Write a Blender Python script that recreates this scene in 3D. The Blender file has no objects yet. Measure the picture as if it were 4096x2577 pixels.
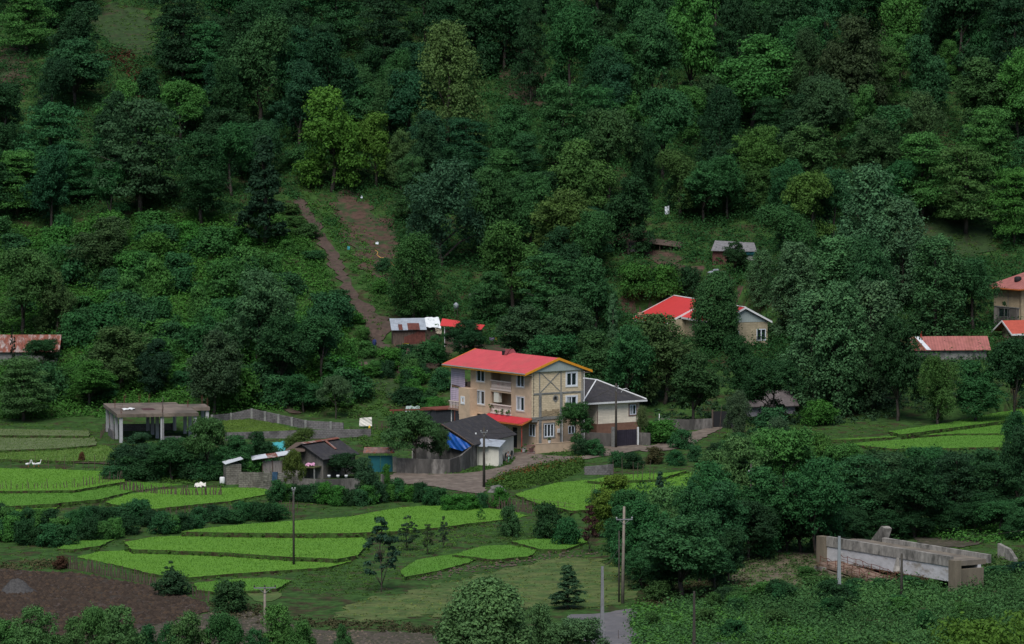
import bpy, bmesh, math, random
import numpy as np
from mathutils import Vector, Matrix, geometry
R = math.radians
rnd = random.Random(7)
sc = bpy.context.scene
COL = sc.collection
# ---------------------------------------------------------------- camera
H = 56.8; PITCH = 4.0; HF = 12.0
FPX = 2048 / math.tan(R(HF / 2))
cam = bpy.data.objects.new('camera', bpy.data.cameras.new('camera')); COL.objects.link(cam)
cam.data.sensor_width = 36; cam.data.lens = 18 / math.tan(R(HF / 2))
cam.data.clip_start = 1; cam.data.clip_end = 12000
cam.location = (0, 0, H); cam.rotation_euler = (R(90 - PITCH), 0, 0)
sc.camera = cam
FW = (0, math.cos(R(PITCH)), -math.sin(R(PITCH))); UP = (0, math.sin(R(PITCH)), math.cos(R(PITCH)))
def ray(px, py):
    a = (px - 2048) / FPX; b = (1288.5 - py) / FPX
    return (a, FW[1] + UP[1] * b, FW[2] + UP[2] * b)
def at(px, py, Y):
    d = ray(px, py); t = Y / d[1]
    return Vector((d[0] * t, Y, H + d[2] * t))
def pxm(Y): return FPX / Y
# ---------------------------------------------------------------- terrain
PY = np.array([-400, -50, 0, 100, 200, 300, 380, 400, 430, 470, 590, 612, 622, 632, 655, 700, 750, 800, 860, 1000, 1200, 1600, 5000.])
PZ = np.array([75, 55, 46, 33, 18, 2, -4.6, -5, -4.6, -3.3, 0, .55, 1.1, 3.2, 9.2, 22, 38.5, 58, 85, 150, 215, 240, 250.])
def _sm(x): return x * x * (3 - 2 * x)
class VN:
    def __init__(s, seed):
        s.g = np.random.RandomState(seed).rand(64, 64)
    def __call__(s, x, y):
        x = np.asarray(x, float); y = np.asarray(y, float)
        xi = np.floor(x).astype(int); yi = np.floor(y).astype(int)
        fx = _sm(x - xi); fy = _sm(y - yi); g = s.g
        a = g[xi % 64, yi % 64]; b = g[(xi + 1) % 64, yi % 64]; c = g[xi % 64, (yi + 1) % 64]; d = g[(xi + 1) % 64, (yi + 1) % 64]
        return (a * (1 - fx) + b * fx) * (1 - fy) + (c * (1 - fx) + d * fx) * fy - .5
n1, n2 = VN(1), VN(2)
def T0(x, y):
    x = np.asarray(x, float); y = np.asarray(y, float)
    z = np.interp(y, PY, PZ)
    hill = np.clip((y - 625) / 60, 0, 1)
    z = z + hill * (n1(x / 38, y / 42) * 5 + n2(x / 13, y / 15) * 1.6)
    flat = np.clip((y - 380) / 20, 0, 1) * np.clip((615 - y) / 20, 0, 1)
    z = z + flat * (n2(x / 6, y / 9) * .25)
    return z
XS = np.concatenate([[-4000, -2000, -1000, -500, -300, -200, -150], np.arange(-110, 110.1, 1.0), [150, 200, 300, 500, 1000, 2000, 4000]])
YS = np.concatenate([[-400, -200, -50, 0, 50, 100, 150, 200, 240, 280, 320, 350], np.arange(380, 860.1, 1.0), [880, 910, 950, 1000, 1100, 1200, 1400, 1600, 2500, 5000]])
GX, GY = np.meshgrid(XS, YS)
GZ = T0(GX, GY)
def T(x, y):
    x = np.clip(np.asarray(x, float), XS[0], XS[-1] - 1e-3); y = np.clip(np.asarray(y, float), YS[0], YS[-1] - 1e-3)
    i = np.clip(np.searchsorted(XS, x, 'right') - 1, 0, len(XS) - 2); j = np.clip(np.searchsorted(YS, y, 'right') - 1, 0, len(YS) - 2)
    fx = (x - XS[i]) / (XS[i + 1] - XS[i]); fy = (y - YS[j]) / (YS[j + 1] - YS[j])
    return (GZ[j, i] * (1 - fx) + GZ[j, i + 1] * fx) * (1 - fy) + (GZ[j + 1, i] * (1 - fx) + GZ[j + 1, i + 1] * fx) * fy
YM = np.arange(200, 900, .5)
def ground(px, py):
    d = ray(px, py); t = YM / d[1]
    g = T(d[0] * t, YM) - (H + d[2] * t)
    k = np.argmax(g > 0)
    if g[k] <= 0: k = len(YM) - 1
    if k == 0: k = 1
    f = -g[k - 1] / (g[k] - g[k - 1] + 1e-9); f = min(max(f, 0), 1)
    Y = YM[k - 1] + .5 * f; tt = Y / d[1]
    x = d[0] * tt
    return Vector((x, Y, float(T(x, Y))))
# ---------------------------------------------------------------- tagging
def tag(o, label=None, cat=None, group=None, kind=None):
    if label: o['label'] = label
    if cat: o['category'] = cat
    if group: o['group'] = group
    if kind: o['kind'] = kind
    return o
def thing(name, loc, rz=0, label=None, cat=None, group=None):
    o = bpy.data.objects.new(name, None); COL.objects.link(o)
    o.location = loc; o.rotation_euler = (0, 0, rz); o.empty_display_size = .3
    return tag(o, label, cat, group)
# ---------------------------------------------------------------- materials
MATS = {}
def mat(name, col, rough=.8, var=.25, scale=2.0, spec=.3, metal=0, col2=None, thr=None, bump=0, wave=None, coords='Object', stretch=(1, 1, 1), detail=6, fac=None):
    """procedural material: colour broken up by noise, optional second colour in patches, optional ribs/courses"""
    if name in MATS: return MATS[name]
    m = bpy.data.materials.new(name); m.use_nodes = True; nt = m.node_tree; N = nt.nodes; L = nt.links
    b = N['Principled BSDF']; b.inputs['Roughness'].default_value = rough; b.inputs['Metallic'].default_value = metal
    b.inputs['Specular IOR Level'].default_value = spec
    tc = N.new('ShaderNodeTexCoord'); mp = N.new('ShaderNodeMapping'); L.new(tc.outputs[coords], mp.inputs[0]); mp.inputs['Scale'].default_value = stretch
    n = N.new('ShaderNodeTexNoise'); n.inputs['Scale'].default_value = scale; n.inputs['Detail'].default_value = detail; n.inputs['Roughness'].default_value = .65
    L.new(mp.outputs[0], n.inputs['Vector'])
    rp = N.new('ShaderNodeMapRange'); rp.inputs[1].default_value = .3; rp.inputs[2].default_value = .7
    rp.inputs[3].default_value = 1 - var; rp.inputs[4].default_value = 1 + var; L.new(n.outputs[0], rp.inputs[0])
    base = N.new('ShaderNodeRGB'); base.outputs[0].default_value = (*col, 1); cur = base.outputs[0]
    if col2:
        n2_ = N.new('ShaderNodeTexNoise'); n2_.inputs['Scale'].default_value = scale * .45; n2_.inputs['Detail'].default_value = 5; n2_.inputs['Roughness'].default_value = .7
        L.new(mp.outputs[0], n2_.inputs['Vector'])
        r2 = N.new('ShaderNodeMapRange'); r2.inputs[1].default_value = (thr or .5) - .06; r2.inputs[2].default_value = (thr or .5) + .06; L.new(n2_.outputs[0], r2.inputs[0])
        mx = N.new('ShaderNodeMix'); mx.data_type = 'RGBA'; L.new(r2.outputs[0], mx.inputs[0]); L.new(cur, mx.inputs[6]); mx.inputs[7].default_value = (*col2, 1); cur = mx.outputs[2]
    vm = N.new('ShaderNodeVectorMath'); vm.operation = 'SCALE'; L.new(cur, vm.inputs[0]); L.new(rp.outputs[0], vm.inputs['Scale']); cur = vm.outputs[0]
    hgt = n.outputs[0]
    if wave:
        kind = wave[0]
        if kind == 'block':
            br = N.new('ShaderNodeTexBrick'); br.inputs['Scale'].default_value = 1; br.inputs['Brick Width'].default_value = wave[1]; br.inputs['Row Height'].default_value = wave[2]
            br.inputs['Mortar Size'].default_value = wave[3]; br.inputs['Color1'].default_value = (1, 1, 1, 1); br.inputs['Color2'].default_value = (.82, .82, .82, 1)
            br.inputs['Mortar'].default_value = (*([wave[4]] * 3), 1)
            sx = N.new('ShaderNodeSeparateXYZ'); L.new(tc.outputs['Object'], sx.inputs[0]); ad = N.new('ShaderNodeMath'); L.new(sx.outputs[0], ad.inputs[0]); L.new(sx.outputs[1], ad.inputs[1])
            cb = N.new('ShaderNodeCombineXYZ'); L.new(ad.outputs[0], cb.inputs[0]); L.new(sx.outputs[2], cb.inputs[1]); L.new(cb.outputs[0], br.inputs['Vector'])
            m2 = N.new('ShaderNodeVectorMath'); m2.operation = 'MULTIPLY'; L.new(cur, m2.inputs[0]); L.new(br.outputs[0], m2.inputs[1]); cur = m2.outputs[0]
        else:
            w = N.new('ShaderNodeTexWave'); w.bands_direction = kind; w.inputs['Scale'].default_value = wave[1]; w.inputs['Distortion'].default_value = wave[3] if len(wave) > 3 else 0
            L.new(tc.outputs['Object'], w.inputs['Vector'])
            r3 = N.new('ShaderNodeMapRange'); r3.inputs[3].default_value = 1 - wave[2]; L.new(w.outputs['Fac'], r3.inputs[0])
            m2 = N.new('ShaderNodeVectorMath'); m2.operation = 'SCALE'; L.new(cur, m2.inputs[0]); L.new(r3.outputs[0], m2.inputs['Scale']); cur = m2.outputs[0]
            hgt = w.outputs['Fac'] if bump else hgt
    L.new(cur, b.inputs['Base Color'])
    if bump:
        bp = N.new('ShaderNodeBump'); bp.inputs['Strength'].default_value = bump; bp.inputs['Distance'].default_value = .1; L.new(hgt, bp.inputs['Height']); L.new(bp.outputs[0], b.inputs['Normal'])
    MATS[name] = m; return m
def leafmat(name, trans=.25, rough=.6, spread=.5):
    if name in MATS: return MATS[name]
    m = bpy.data.materials.new(name); m.use_nodes = True; nt = m.node_tree; N = nt.nodes; L = nt.links
    b = N['Principled BSDF']; b.inputs['Roughness'].default_value = rough; b.inputs['Specular IOR Level'].default_value = .08
    oi = N.new('ShaderNodeObjectInfo'); a = N.new('ShaderNodeAttribute'); a.attribute_name = 'var'
    r = N.new('ShaderNodeMapRange'); r.inputs[3].default_value = 1 - spread; r.inputs[4].default_value = 1 + spread; L.new(a.outputs['Fac'], r.inputs[0])
    vm = N.new('ShaderNodeVectorMath'); vm.operation = 'SCALE'; L.new(oi.outputs['Color'], vm.inputs[0]); L.new(r.outputs[0], vm.inputs['Scale'])
    # leaves of lighter tone turn yellower, most in the painted-lit crown tops
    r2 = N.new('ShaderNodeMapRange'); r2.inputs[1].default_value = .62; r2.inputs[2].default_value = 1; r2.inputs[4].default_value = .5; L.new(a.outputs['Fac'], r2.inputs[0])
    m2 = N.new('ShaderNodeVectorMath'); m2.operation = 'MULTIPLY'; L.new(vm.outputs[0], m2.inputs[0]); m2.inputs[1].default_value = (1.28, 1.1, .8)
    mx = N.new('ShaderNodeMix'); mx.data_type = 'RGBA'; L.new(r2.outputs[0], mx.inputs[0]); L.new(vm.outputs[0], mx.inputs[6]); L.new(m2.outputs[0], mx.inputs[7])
    L.new(mx.outputs[2], b.inputs['Base Color'])
    t = N.new('ShaderNodeBsdfTranslucent'); L.new(mx.outputs[2], t.inputs[0])
    ms = N.new('ShaderNodeMixShader'); ms.inputs[0].default_value = trans; L.new(b.outputs[0], ms.inputs[1]); L.new(t.outputs[0], ms.inputs[2])
    L.new(ms.outputs[0], N['Material Output'].inputs[0])
    MATS[name] = m; return m
LEAF = leafmat('leaf'); LEAFB = leafmat('blade', .15, .7, .3)
BARK = mat('bark', (.052, .043, .035), var=.4, scale=3)
# ---------------------------------------------------------------- mesh building
class MB:
    def __init__(s): s.v = []; s.f = []
    def quad(s, a, b, c, d):
        n = len(s.v); s.v += [tuple(a), tuple(b), tuple(c), tuple(d)]; s.f.append((n, n + 1, n + 2, n + 3)); return s
    def tri(s, a, b, c):
        n = len(s.v); s.v += [tuple(a), tuple(b), tuple(c)]; s.f.append((n, n + 1, n + 2)); return s
    def box(s, x0, y0, z0, x1, y1, z1):
        if x0 > x1: x0, x1 = x1, x0
        if y0 > y1: y0, y1 = y1, y0
        if z0 > z1: z0, z1 = z1, z0
        n = len(s.v)
        s.v += [(x0, y0, z0), (x1, y0, z0), (x1, y1, z0), (x0, y1, z0), (x0, y0, z1), (x1, y0, z1), (x1, y1, z1), (x0, y1, z1)]
        s.f += [tuple(n + i for i in q) for q in ((3, 2, 1, 0), (4, 5, 6, 7), (0, 1, 5, 4), (1, 2, 6, 5), (2, 3, 7, 6), (3, 0, 4, 7))]; return s
    def prism(s, pts, off):
        """polygon (list of 3D points) extruded by vector off"""
        n = len(s.v); k = len(pts); off = Vector(off)
        s.v += [tuple(p) for p in pts] + [tuple(Vector(p) + off) for p in pts]
        s.f.append(tuple(range(n + k - 1, n - 1, -1))); s.f.append(tuple(range(n + k, n + 2 * k)))
        for i in range(k):
            j = (i + 1) % k; s.f.append((n + i, n + j, n + k + j, n + k + i))
        return s
    def slab(s, a, b, c, d, t):
        """thin roof sheet abcd with thickness t downward"""
        return s.prism([a, b, c, d], (0, 0, -t))
    def tube(s, pts, rads, k=6, cap=True):
        n0 = len(s.v); pts = [Vector(p) for p in pts]
        if not hasattr(rads, '__len__'): rads = [rads] * len(pts)
        for i, p in enumerate(pts):
            d = (pts[min(i + 1, len(pts) - 1)] - pts[max(i - 1, 0)]).normalized()
            a = d.orthogonal().normalized() if abs(d.z) < .9 else Vector((1, 0, 0)) - d * d.x
            a.normalize(); b = d.cross(a)
            for j in range(k):
                t = 2 * math.pi * j / k; q = p + (a * math.cos(t) + b * math.sin(t)) * rads[i]; s.v.append(tuple(q))
        for i in range(len(pts) - 1):
            for j in range(k):
                s.f.append((n0 + i * k + j, n0 + i * k + (j + 1) % k, n0 + (i + 1) * k + (j + 1) % k, n0 + (i + 1) * k + j))
        if cap:
            s.f.append(tuple(n0 + j for j in range(k - 1, -1, -1))); e = n0 + (len(pts) - 1) * k; s.f.append(tuple(e + j for j in range(k)))
        return s
    def wall(s, ax, pos, u0, u1, z0, z1, holes=(), t=.22, out=-1, top=None):
        """wall panel in plane x=pos (ax='x') or y=pos (ax='y'), with openings (u0,z0,u1,z1), reveals t deep; out = outward sign"""
        us = sorted({u0, u1, *[h[0] for h in holes], *[h[2] for h in holes]}); zs = sorted({z0, z1, *[h[1] for h in holes], *[h[3] for h in holes]})
        inn = pos - out * t
        P = (lambda u, w, z: (w, u, z)) if ax == 'x' else (lambda u, w, z: (u, w, z))
        for i in range(len(us) - 1):
            for j in range(len(zs) - 1):
                cu = (us[i] + us[i + 1]) / 2; cz = (zs[j] + zs[j + 1]) / 2
                if any(h[0] < cu < h[2] and h[1] < cz < h[3] for h in holes): continue
                s.quad(P(us[i], pos, zs[j]), P(us[i + 1], pos, zs[j]), P(us[i + 1], pos, zs[j + 1]), P(us[i], pos, zs[j + 1]))
                s.quad(P(us[i], inn, zs[j]), P(us[i], inn, zs[j + 1]), P(us[i + 1], inn, zs[j + 1]), P(us[i + 1], inn, zs[j]))
        for (a, b, c, d) in list(holes) + [(u0, z0, u1, z1)]:
            s.quad(P(a, pos, b), P(c, pos, b), P(c, inn, b), P(a, inn, b)); s.quad(P(a, pos, d), P(a, inn, d), P(c, inn, d), P(c, pos, d))
            s.quad(P(a, pos, b), P(a, inn, b), P(a, inn, d), P(a, pos, d)); s.quad(P(c, pos, b), P(c, pos, d), P(c, inn, d), P(c, inn, b))
        return s
    def build(s, name, m, parent=None, smooth=False, loc=None, rz=0):
        me = bpy.data.meshes.new(name); me.from_pydata(s.v, [], s.f); me.materials.append(m)
        if smooth: me.polygons.foreach_set('use_smooth', [True] * len(me.polygons))
        o = bpy.data.objects.new(name, me); COL.objects.link(o)
        if parent: o.parent = parent
        if loc is not None: o.location = loc; o.rotation_euler = (0, 0, rz)
        return o
def npmesh(name, V, F, m, var=None, smooth=False):
    """V (n,3) F (m,k) arrays -> mesh data"""
    me = bpy.data.meshes.new(name); k = F.shape[1]
    me.vertices.add(len(V)); me.vertices.foreach_set('co', np.ascontiguousarray(V, dtype=np.float32).ravel())
    me.loops.add(F.size); me.loops.foreach_set('vertex_index', np.ascontiguousarray(F, dtype=np.int32).ravel())
    me.polygons.add(len(F)); me.polygons.foreach_set('loop_start', np.arange(0, F.size, k, dtype=np.int32))
    me.update(calc_edges=True)
    if var is not None:
        a = me.attributes.new('var', 'FLOAT', 'FACE'); a.data.foreach_set('value', np.ascontiguousarray(var, dtype=np.float32))
    if smooth: me.polygons.foreach_set('use_smooth', np.ones(len(F), bool))
    me.materials.append(m); return me
def link(me, name, parent=None, loc=None):
    o = bpy.data.objects.new(name, me); COL.objects.link(o)
    if parent: o.parent = parent
    if loc is not None: o.location = loc
    return o
# ---------------------------------------------------------------- foliage
def unit(v): return v / (np.linalg.norm(v, axis=1, keepdims=True) + 1e-9)
def leaves(rs, P, Nn, size, asp=.6, bend=True):
    """one rhombic leaf per point"""
    n = len(P); Nn = unit(Nn); r = unit(rs.normal(size=(n, 3))); U = unit(np.cross(Nn, r)); W = np.cross(Nn, U)
    s = (size * (.6 + .8 * rs.rand(n)))[:, None]
    a = P - U * s; b = P + W * s * asp; c = P + U * s; d = P - W * s * asp
    V = np.stack([a, b, c, d], 1).reshape(-1, 3); F = np.arange(4 * n).reshape(n, 4); return V, F
def crown(seed, kind, h=10., w=8., nclump=90, nleaf=110, leaf=.28):
    rs = np.random.RandomState(seed)
    k = nclump; u = rs.rand(k); th = rs.rand(k) * 2 * np.pi
    ph = rs.rand(4) * 6.28
    lob = 1 + .2 * np.sin(2 * th + ph[0] + 4 * u) + .17 * np.sin(3 * th + ph[1] - 5 * u) + .13 * np.sin(5 * th + ph[2] + 9 * u)
    z0 = .07
    if kind == 'round': zz = z0 + (1 - z0) * u; env = np.sqrt(np.clip(1 - ((zz - .55) / .47) ** 2, .05, 1)); cr = .17; fl = .75
    elif kind == 'dome': zz = .08 + .9 * u; env = np.sqrt(np.clip(1 - (np.abs(zz - .45) / .53) ** 2.6, .04, 1)); lob = 1 + (lob - 1) * .5; cr = .13; fl = 1.0
    elif kind == 'poplar': zz = .03 + .95 * u; env = np.sqrt(np.clip(1 - (np.abs(zz - .36) / .66) ** 2.3, .03, 1)); cr = .15; fl = 1.25
    elif kind == 'cone': zz = .1 + .88 * u ** 1.15; env = np.clip(1.0 - .95 * (zz - .1) / .9, .05, 1) ** .75 * np.clip((zz - .02) / .15, .3, 1); cr = .13; fl = .7
    elif kind == 'tier': t = np.floor(u * 7) / 7; zz = .2 + .78 * (t + .09 * rs.rand(k)); env = np.sqrt(np.clip(1 - ((zz - .38) / .64) ** 2, .08, 1)) * (.75 + .35 * rs.rand(k)); cr = .17; fl = .45
    elif kind == 'column': zz = .03 + .95 * u; env = np.clip(np.sin(np.pi * np.clip(zz * .8 + .2, 0, 1)) ** .5, .2, 1); cr = .11; fl = 1.5
    elif kind == 'bush': zz = .02 + .85 * u; env = np.sqrt(np.clip(1 - (zz / 1.0) ** 2, .05, 1)); cr = .2; fl = .8
    elif kind == 'spread': zz = .42 + .5 * u; env = np.sqrt(np.clip(1 - ((zz - .55) / .47) ** 2, .05, 1)); cr = .17; fl = .5
    elif kind == 'willow': zz = .2 + .72 * u; env = np.sqrt(np.clip(1 - (np.abs(zz - .45) / .52) ** 2.2, .05, 1)); cr = .13; fl = 1.4
    elif kind == 'sparse': zz = .22 + .76 * u; env = np.clip(1.1 - .9 * np.abs(zz - .45) / .55, .1, 1); cr = .13; fl = .6
    else: zz = u; env = 1 + 0 * u; cr = .15; fl = .8
    rad = env * lob * (.25 + .75 * rs.rand(k) ** .45)
    if kind == 'tier': rad = env * lob * (.1 + .9 * rs.rand(k) ** .6)
    C = np.stack([np.cos(th) * rad * w / 2 * .84, np.sin(th) * rad * w / 2 * .84, zz * h], 1)
    if kind == 'tier': C[:, 2] -= .06 * h * rad
    if kind in ('round', 'willow', 'spread'):      # the crown is a heap of separate leafy masses
        m = 11; lo, hi = (.5, .86) if kind == 'spread' else (.2, .86)
        mz = np.concatenate([[hi - .02], lo + (hi - lo) * rs.rand(m - 1) ** .8]); ma = np.arange(m) * 2.4 + rs.rand(m) * .8
        me_ = np.sqrt(np.clip(1 - ((mz - .42) / .58) ** 2, .05, 1)); mr = me_ * w * .33 * (.45 + .65 * rs.rand(m)); mr[0] *= .3
        mrad = w * (.15 + .10 * rs.rand(m)) * (.75 + .35 * me_)
        mi = rs.randint(0, m, k); dd = unit(rs.normal(size=(k, 3)) + np.array([0, 0, .35])); q_ = (.55 + .5 * rs.rand(k))[:, None]
        C = np.stack([np.cos(ma[mi]) * mr[mi], np.sin(ma[mi]) * mr[mi], mz[mi] * h], 1) + dd * mrad[mi][:, None] * q_ * np.array([1, 1, .62 if kind == 'spread' else 1.15])
        C[:, 2] = np.clip(C[:, 2], .08 * h, .97 * h)
    R_ = cr * w * (.5 + .6 * rs.rand(k)) * (.75 + .25 * env) * (.72 if kind in ('round', 'willow', 'spread') else 1); cv = rs.rand(k)
    if kind in ('round', 'tier', 'willow', 'cone', 'poplar'):   # open gaps in the crown
        g_ = np.sin(th * 3 + ph[0] * 2) * np.sin(u * 13 + ph[1]) + .5 * np.sin(th * 5 + u * 9 + ph[3]); R_ = np.where(g_ > .75, R_ * .45, R_ * np.where(g_ < -.4, 1.12, 1))
    idx = np.repeat(np.arange(k), nleaf); n = len(idx)
    d = unit(rs.normal(size=(n, 3))); d[:, 2] = np.where(d[:, 2] < -.5, -d[:, 2], d[:, 2])
    rr = .5 + .55 * rs.rand(n) ** .5
    # break every clump into twigs so that its outline is uneven
    tw = 1 + .38 * np.sin(d[:, 0] * 7 + cv[idx] * 40) * np.sin(d[:, 1] * 8 + cv[idx] * 17) + .2 * np.sin(d[:, 2] * 11 + cv[idx] * 29)
    off = d * (R_[idx] * rr * tw)[:, None]; off[:, 2] *= fl
    P = C[idx] + off
    if kind in ('willow', 'dome'): P[:, 2] -= (rr - .4) * R_[idx] * (1.3 if kind == 'willow' else .35)
    Nn = d * np.array([1, 1, .9]) + np.array([0, 0, .3]) + rs.normal(size=(n, 3)) * .38
    if kind != 'column':
        P = P + np.array([1, .6, 0]) * (w * .05 * np.sin(P[:, 2:3] / h * 5 + ph[3])) 
    V, F = leaves(rs, P, Nn, leaf * np.ones(n), .42 if kind == 'willow' else .6)
    var = np.clip(.5 + (cv[idx] - .5) * .38 + rs.normal(size=n) * .07 + (C[idx, 2] / h - .6) * .25, 0, 1)  # crown tops painted lighter than their base, imitating light from above
    return V, F, var, C
def trunk_mb(seed, C, h, w, r0=.28, limbs=9, lean=.04, top=.72):
    rs = np.random.RandomState(seed + 99); mb = MB(); pts = []; m = 6
    px = py = 0
    for i in range(m + 1):
        t = i / m; pts.append((px, py, -.6 + t * (h * top + .6))); px += rs.normal() * lean * w * .4; py += rs.normal() * lean * w * .4
    mb.tube(pts, [r0 * (1 - .75 * i / m) for i in range(m + 1)], 6)
    sel = rs.choice(len(C), min(limbs, len(C)), replace=False)
    for q in sel:
        c = C[q]; t = min(max((c[2] / h - .18) / top, .25), .9); b = Vector(pts[int(t * m)]); e = Vector(c)
        mid = b.lerp(e, .5) + Vector((0, 0, .05 * h)); r = r0 * (1 - .75 * t) * .6
        mb.tube([b, mid, e], [r, r * .65, r * .2], 5)
    return mb
PROTO = {}
def proto(key, seed, kind, h, w, **k):
    tk = {a: k.pop(a) for a in ('r0', 'limbs', 'lean', 'top') if a in k}
    V, F, var, C = crown(seed, kind, h, w, **k)
    cm = npmesh('crown', V, F, LEAF, var)
    mb = trunk_mb(seed, C, h, w, **tk); tm = bpy.data.meshes.new('trunk'); tm.from_pydata(mb.v, [], mb.f); tm.materials.append(BARK)
    tm.polygons.foreach_set('use_smooth', [True] * len(tm.polygons))
    PROTO.setdefault(key, []).append((cm, tm, h, w))
def leafcloud(name, seed, pts, size, nleaf, leaf, col, flat=.7, asp=.6, up=.6, mat_=None, cv=None):
    """stuff: low clumps of leaves at the given points (n,3), clump radius size (n,)"""
    rs = np.random.RandomState(seed); pts = np.asarray(pts, float); k = len(pts); size = np.asarray(size) * np.ones(k)
    idx = np.repeat(np.arange(k), nleaf); n = len(idx); d = unit(rs.normal(size=(n, 3))); d[:, 2] = np.abs(d[:, 2])
    ph = rs.rand(k, 3) * 6.3
    tw = 1 + .35 * np.sin(d[:, 0] * 6 + ph[idx, 0]) * np.sin(d[:, 1] * 7 + ph[idx, 1])
    P = pts[idx] + d * (size[idx] * (.5 + .55 * rs.rand(n)) * tw)[:, None] * np.array([1, 1, flat])
    Nn = d + np.array([0, 0, up]) + rs.normal(size=(n, 3)) * .5
    V, F = leaves(rs, P, Nn, leaf * np.ones(n), asp)
    cvv = rs.rand(k) if cv is None else cv
    var = np.clip(.5 + (cvv[idx] - .5) * .6 + rs.normal(size=n) * .15, 0, 1)
    o = link(npmesh(name, V, F, mat_ or LEAF, var), name); o.color = (*col, 1); return o
# ---------------------------------------------------------------- polygons
def inpoly(x, y, poly):
    x = np.asarray(x); y = np.asarray(y); c = np.zeros(x.shape, bool); n = len(poly)
    for i in range(n):
        x1, y1 = poly[i][:2]; x2, y2 = poly[i - 1][:2]
        with np.errstate(divide='ignore', invalid='ignore'):
            c ^= ((y1 > y) != (y2 > y)) & (x < (x2 - x1) * (y - y1) / ((y2 - y1) if y2 != y1 else 1e-9) + x1)
    return c
def densify(poly, step):
    out = []
    for i in range(len(poly)):
        a = Vector(poly[i][:2]); b = Vector(poly[(i + 1) % len(poly)][:2]); n = max(1, int((b - a).length / step))
        for j in range(n): out.append(a.lerp(b, j / n))
    return out
def smooth_poly(pts, it=2):
    for _ in range(it):
        q = []
        for i in range(len(pts)):
            a = Vector(pts[i][:2]); b = Vector(pts[(i + 1) % len(pts)][:2]); q += [a.lerp(b, .25), a.lerp(b, .75)]
        pts = q
    return pts
def rand_in(rs, poly, dens, margin=None):
    p = np.array([tuple(q[:2]) for q in poly]); lo = p.min(0); hi = p.max(0); n = int((hi - lo).prod() * dens)
    xy = lo + rs.rand(n, 2) * (hi - lo); return xy[inpoly(xy[:, 0], xy[:, 1], [tuple(q) for q in p])]
def gpoly(px):
    return [ground(*p).xy for p in px]
def drape(name, pxpoly, m, off=.03, step=1.0, jit=.25, sm=1, world=None, kind='structure'):
    w = world or gpoly(pxpoly); w = smooth_poly(w, sm); w = densify(w, step)
    r = random.Random(len(w))
    w = [Vector((p.x + r.uniform(-jit, jit), p.y + r.uniform(-jit, jit))) for p in w]
    p = np.array([tuple(q) for q in w]); lo = p.min(0); hi = p.max(0); ins = []
    gx, gy = np.meshgrid(np.arange(lo[0], hi[0], step), np.arange(lo[1], hi[1], step)); gx = gx.ravel(); gy = gy.ravel()
    msk = inpoly(gx, gy, [tuple(q) for q in w]); ins = [Vector((a, b)) for a, b in zip(gx[msk], gy[msk])]
    n = len(w)
    vs, es, fs, *_ = geometry.delaunay_2d_cdt(w + ins, [(i, (i + 1) % n) for i in range(n)], [list(range(n))], 1, 1e-4)
    X = np.array([v.x for v in vs]); Y = np.array([v.y for v in vs]); Z = T(X, Y) + off
    me = bpy.data.meshes.new(name); me.from_pydata(list(zip(X, Y, Z)), [], [tuple(f) for f in fs]); me.materials.append(m)
    me.polygons.foreach_set('use_smooth', [True] * len(me.polygons))
    o = link(me, name); o['kind'] = kind; return o, w
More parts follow.
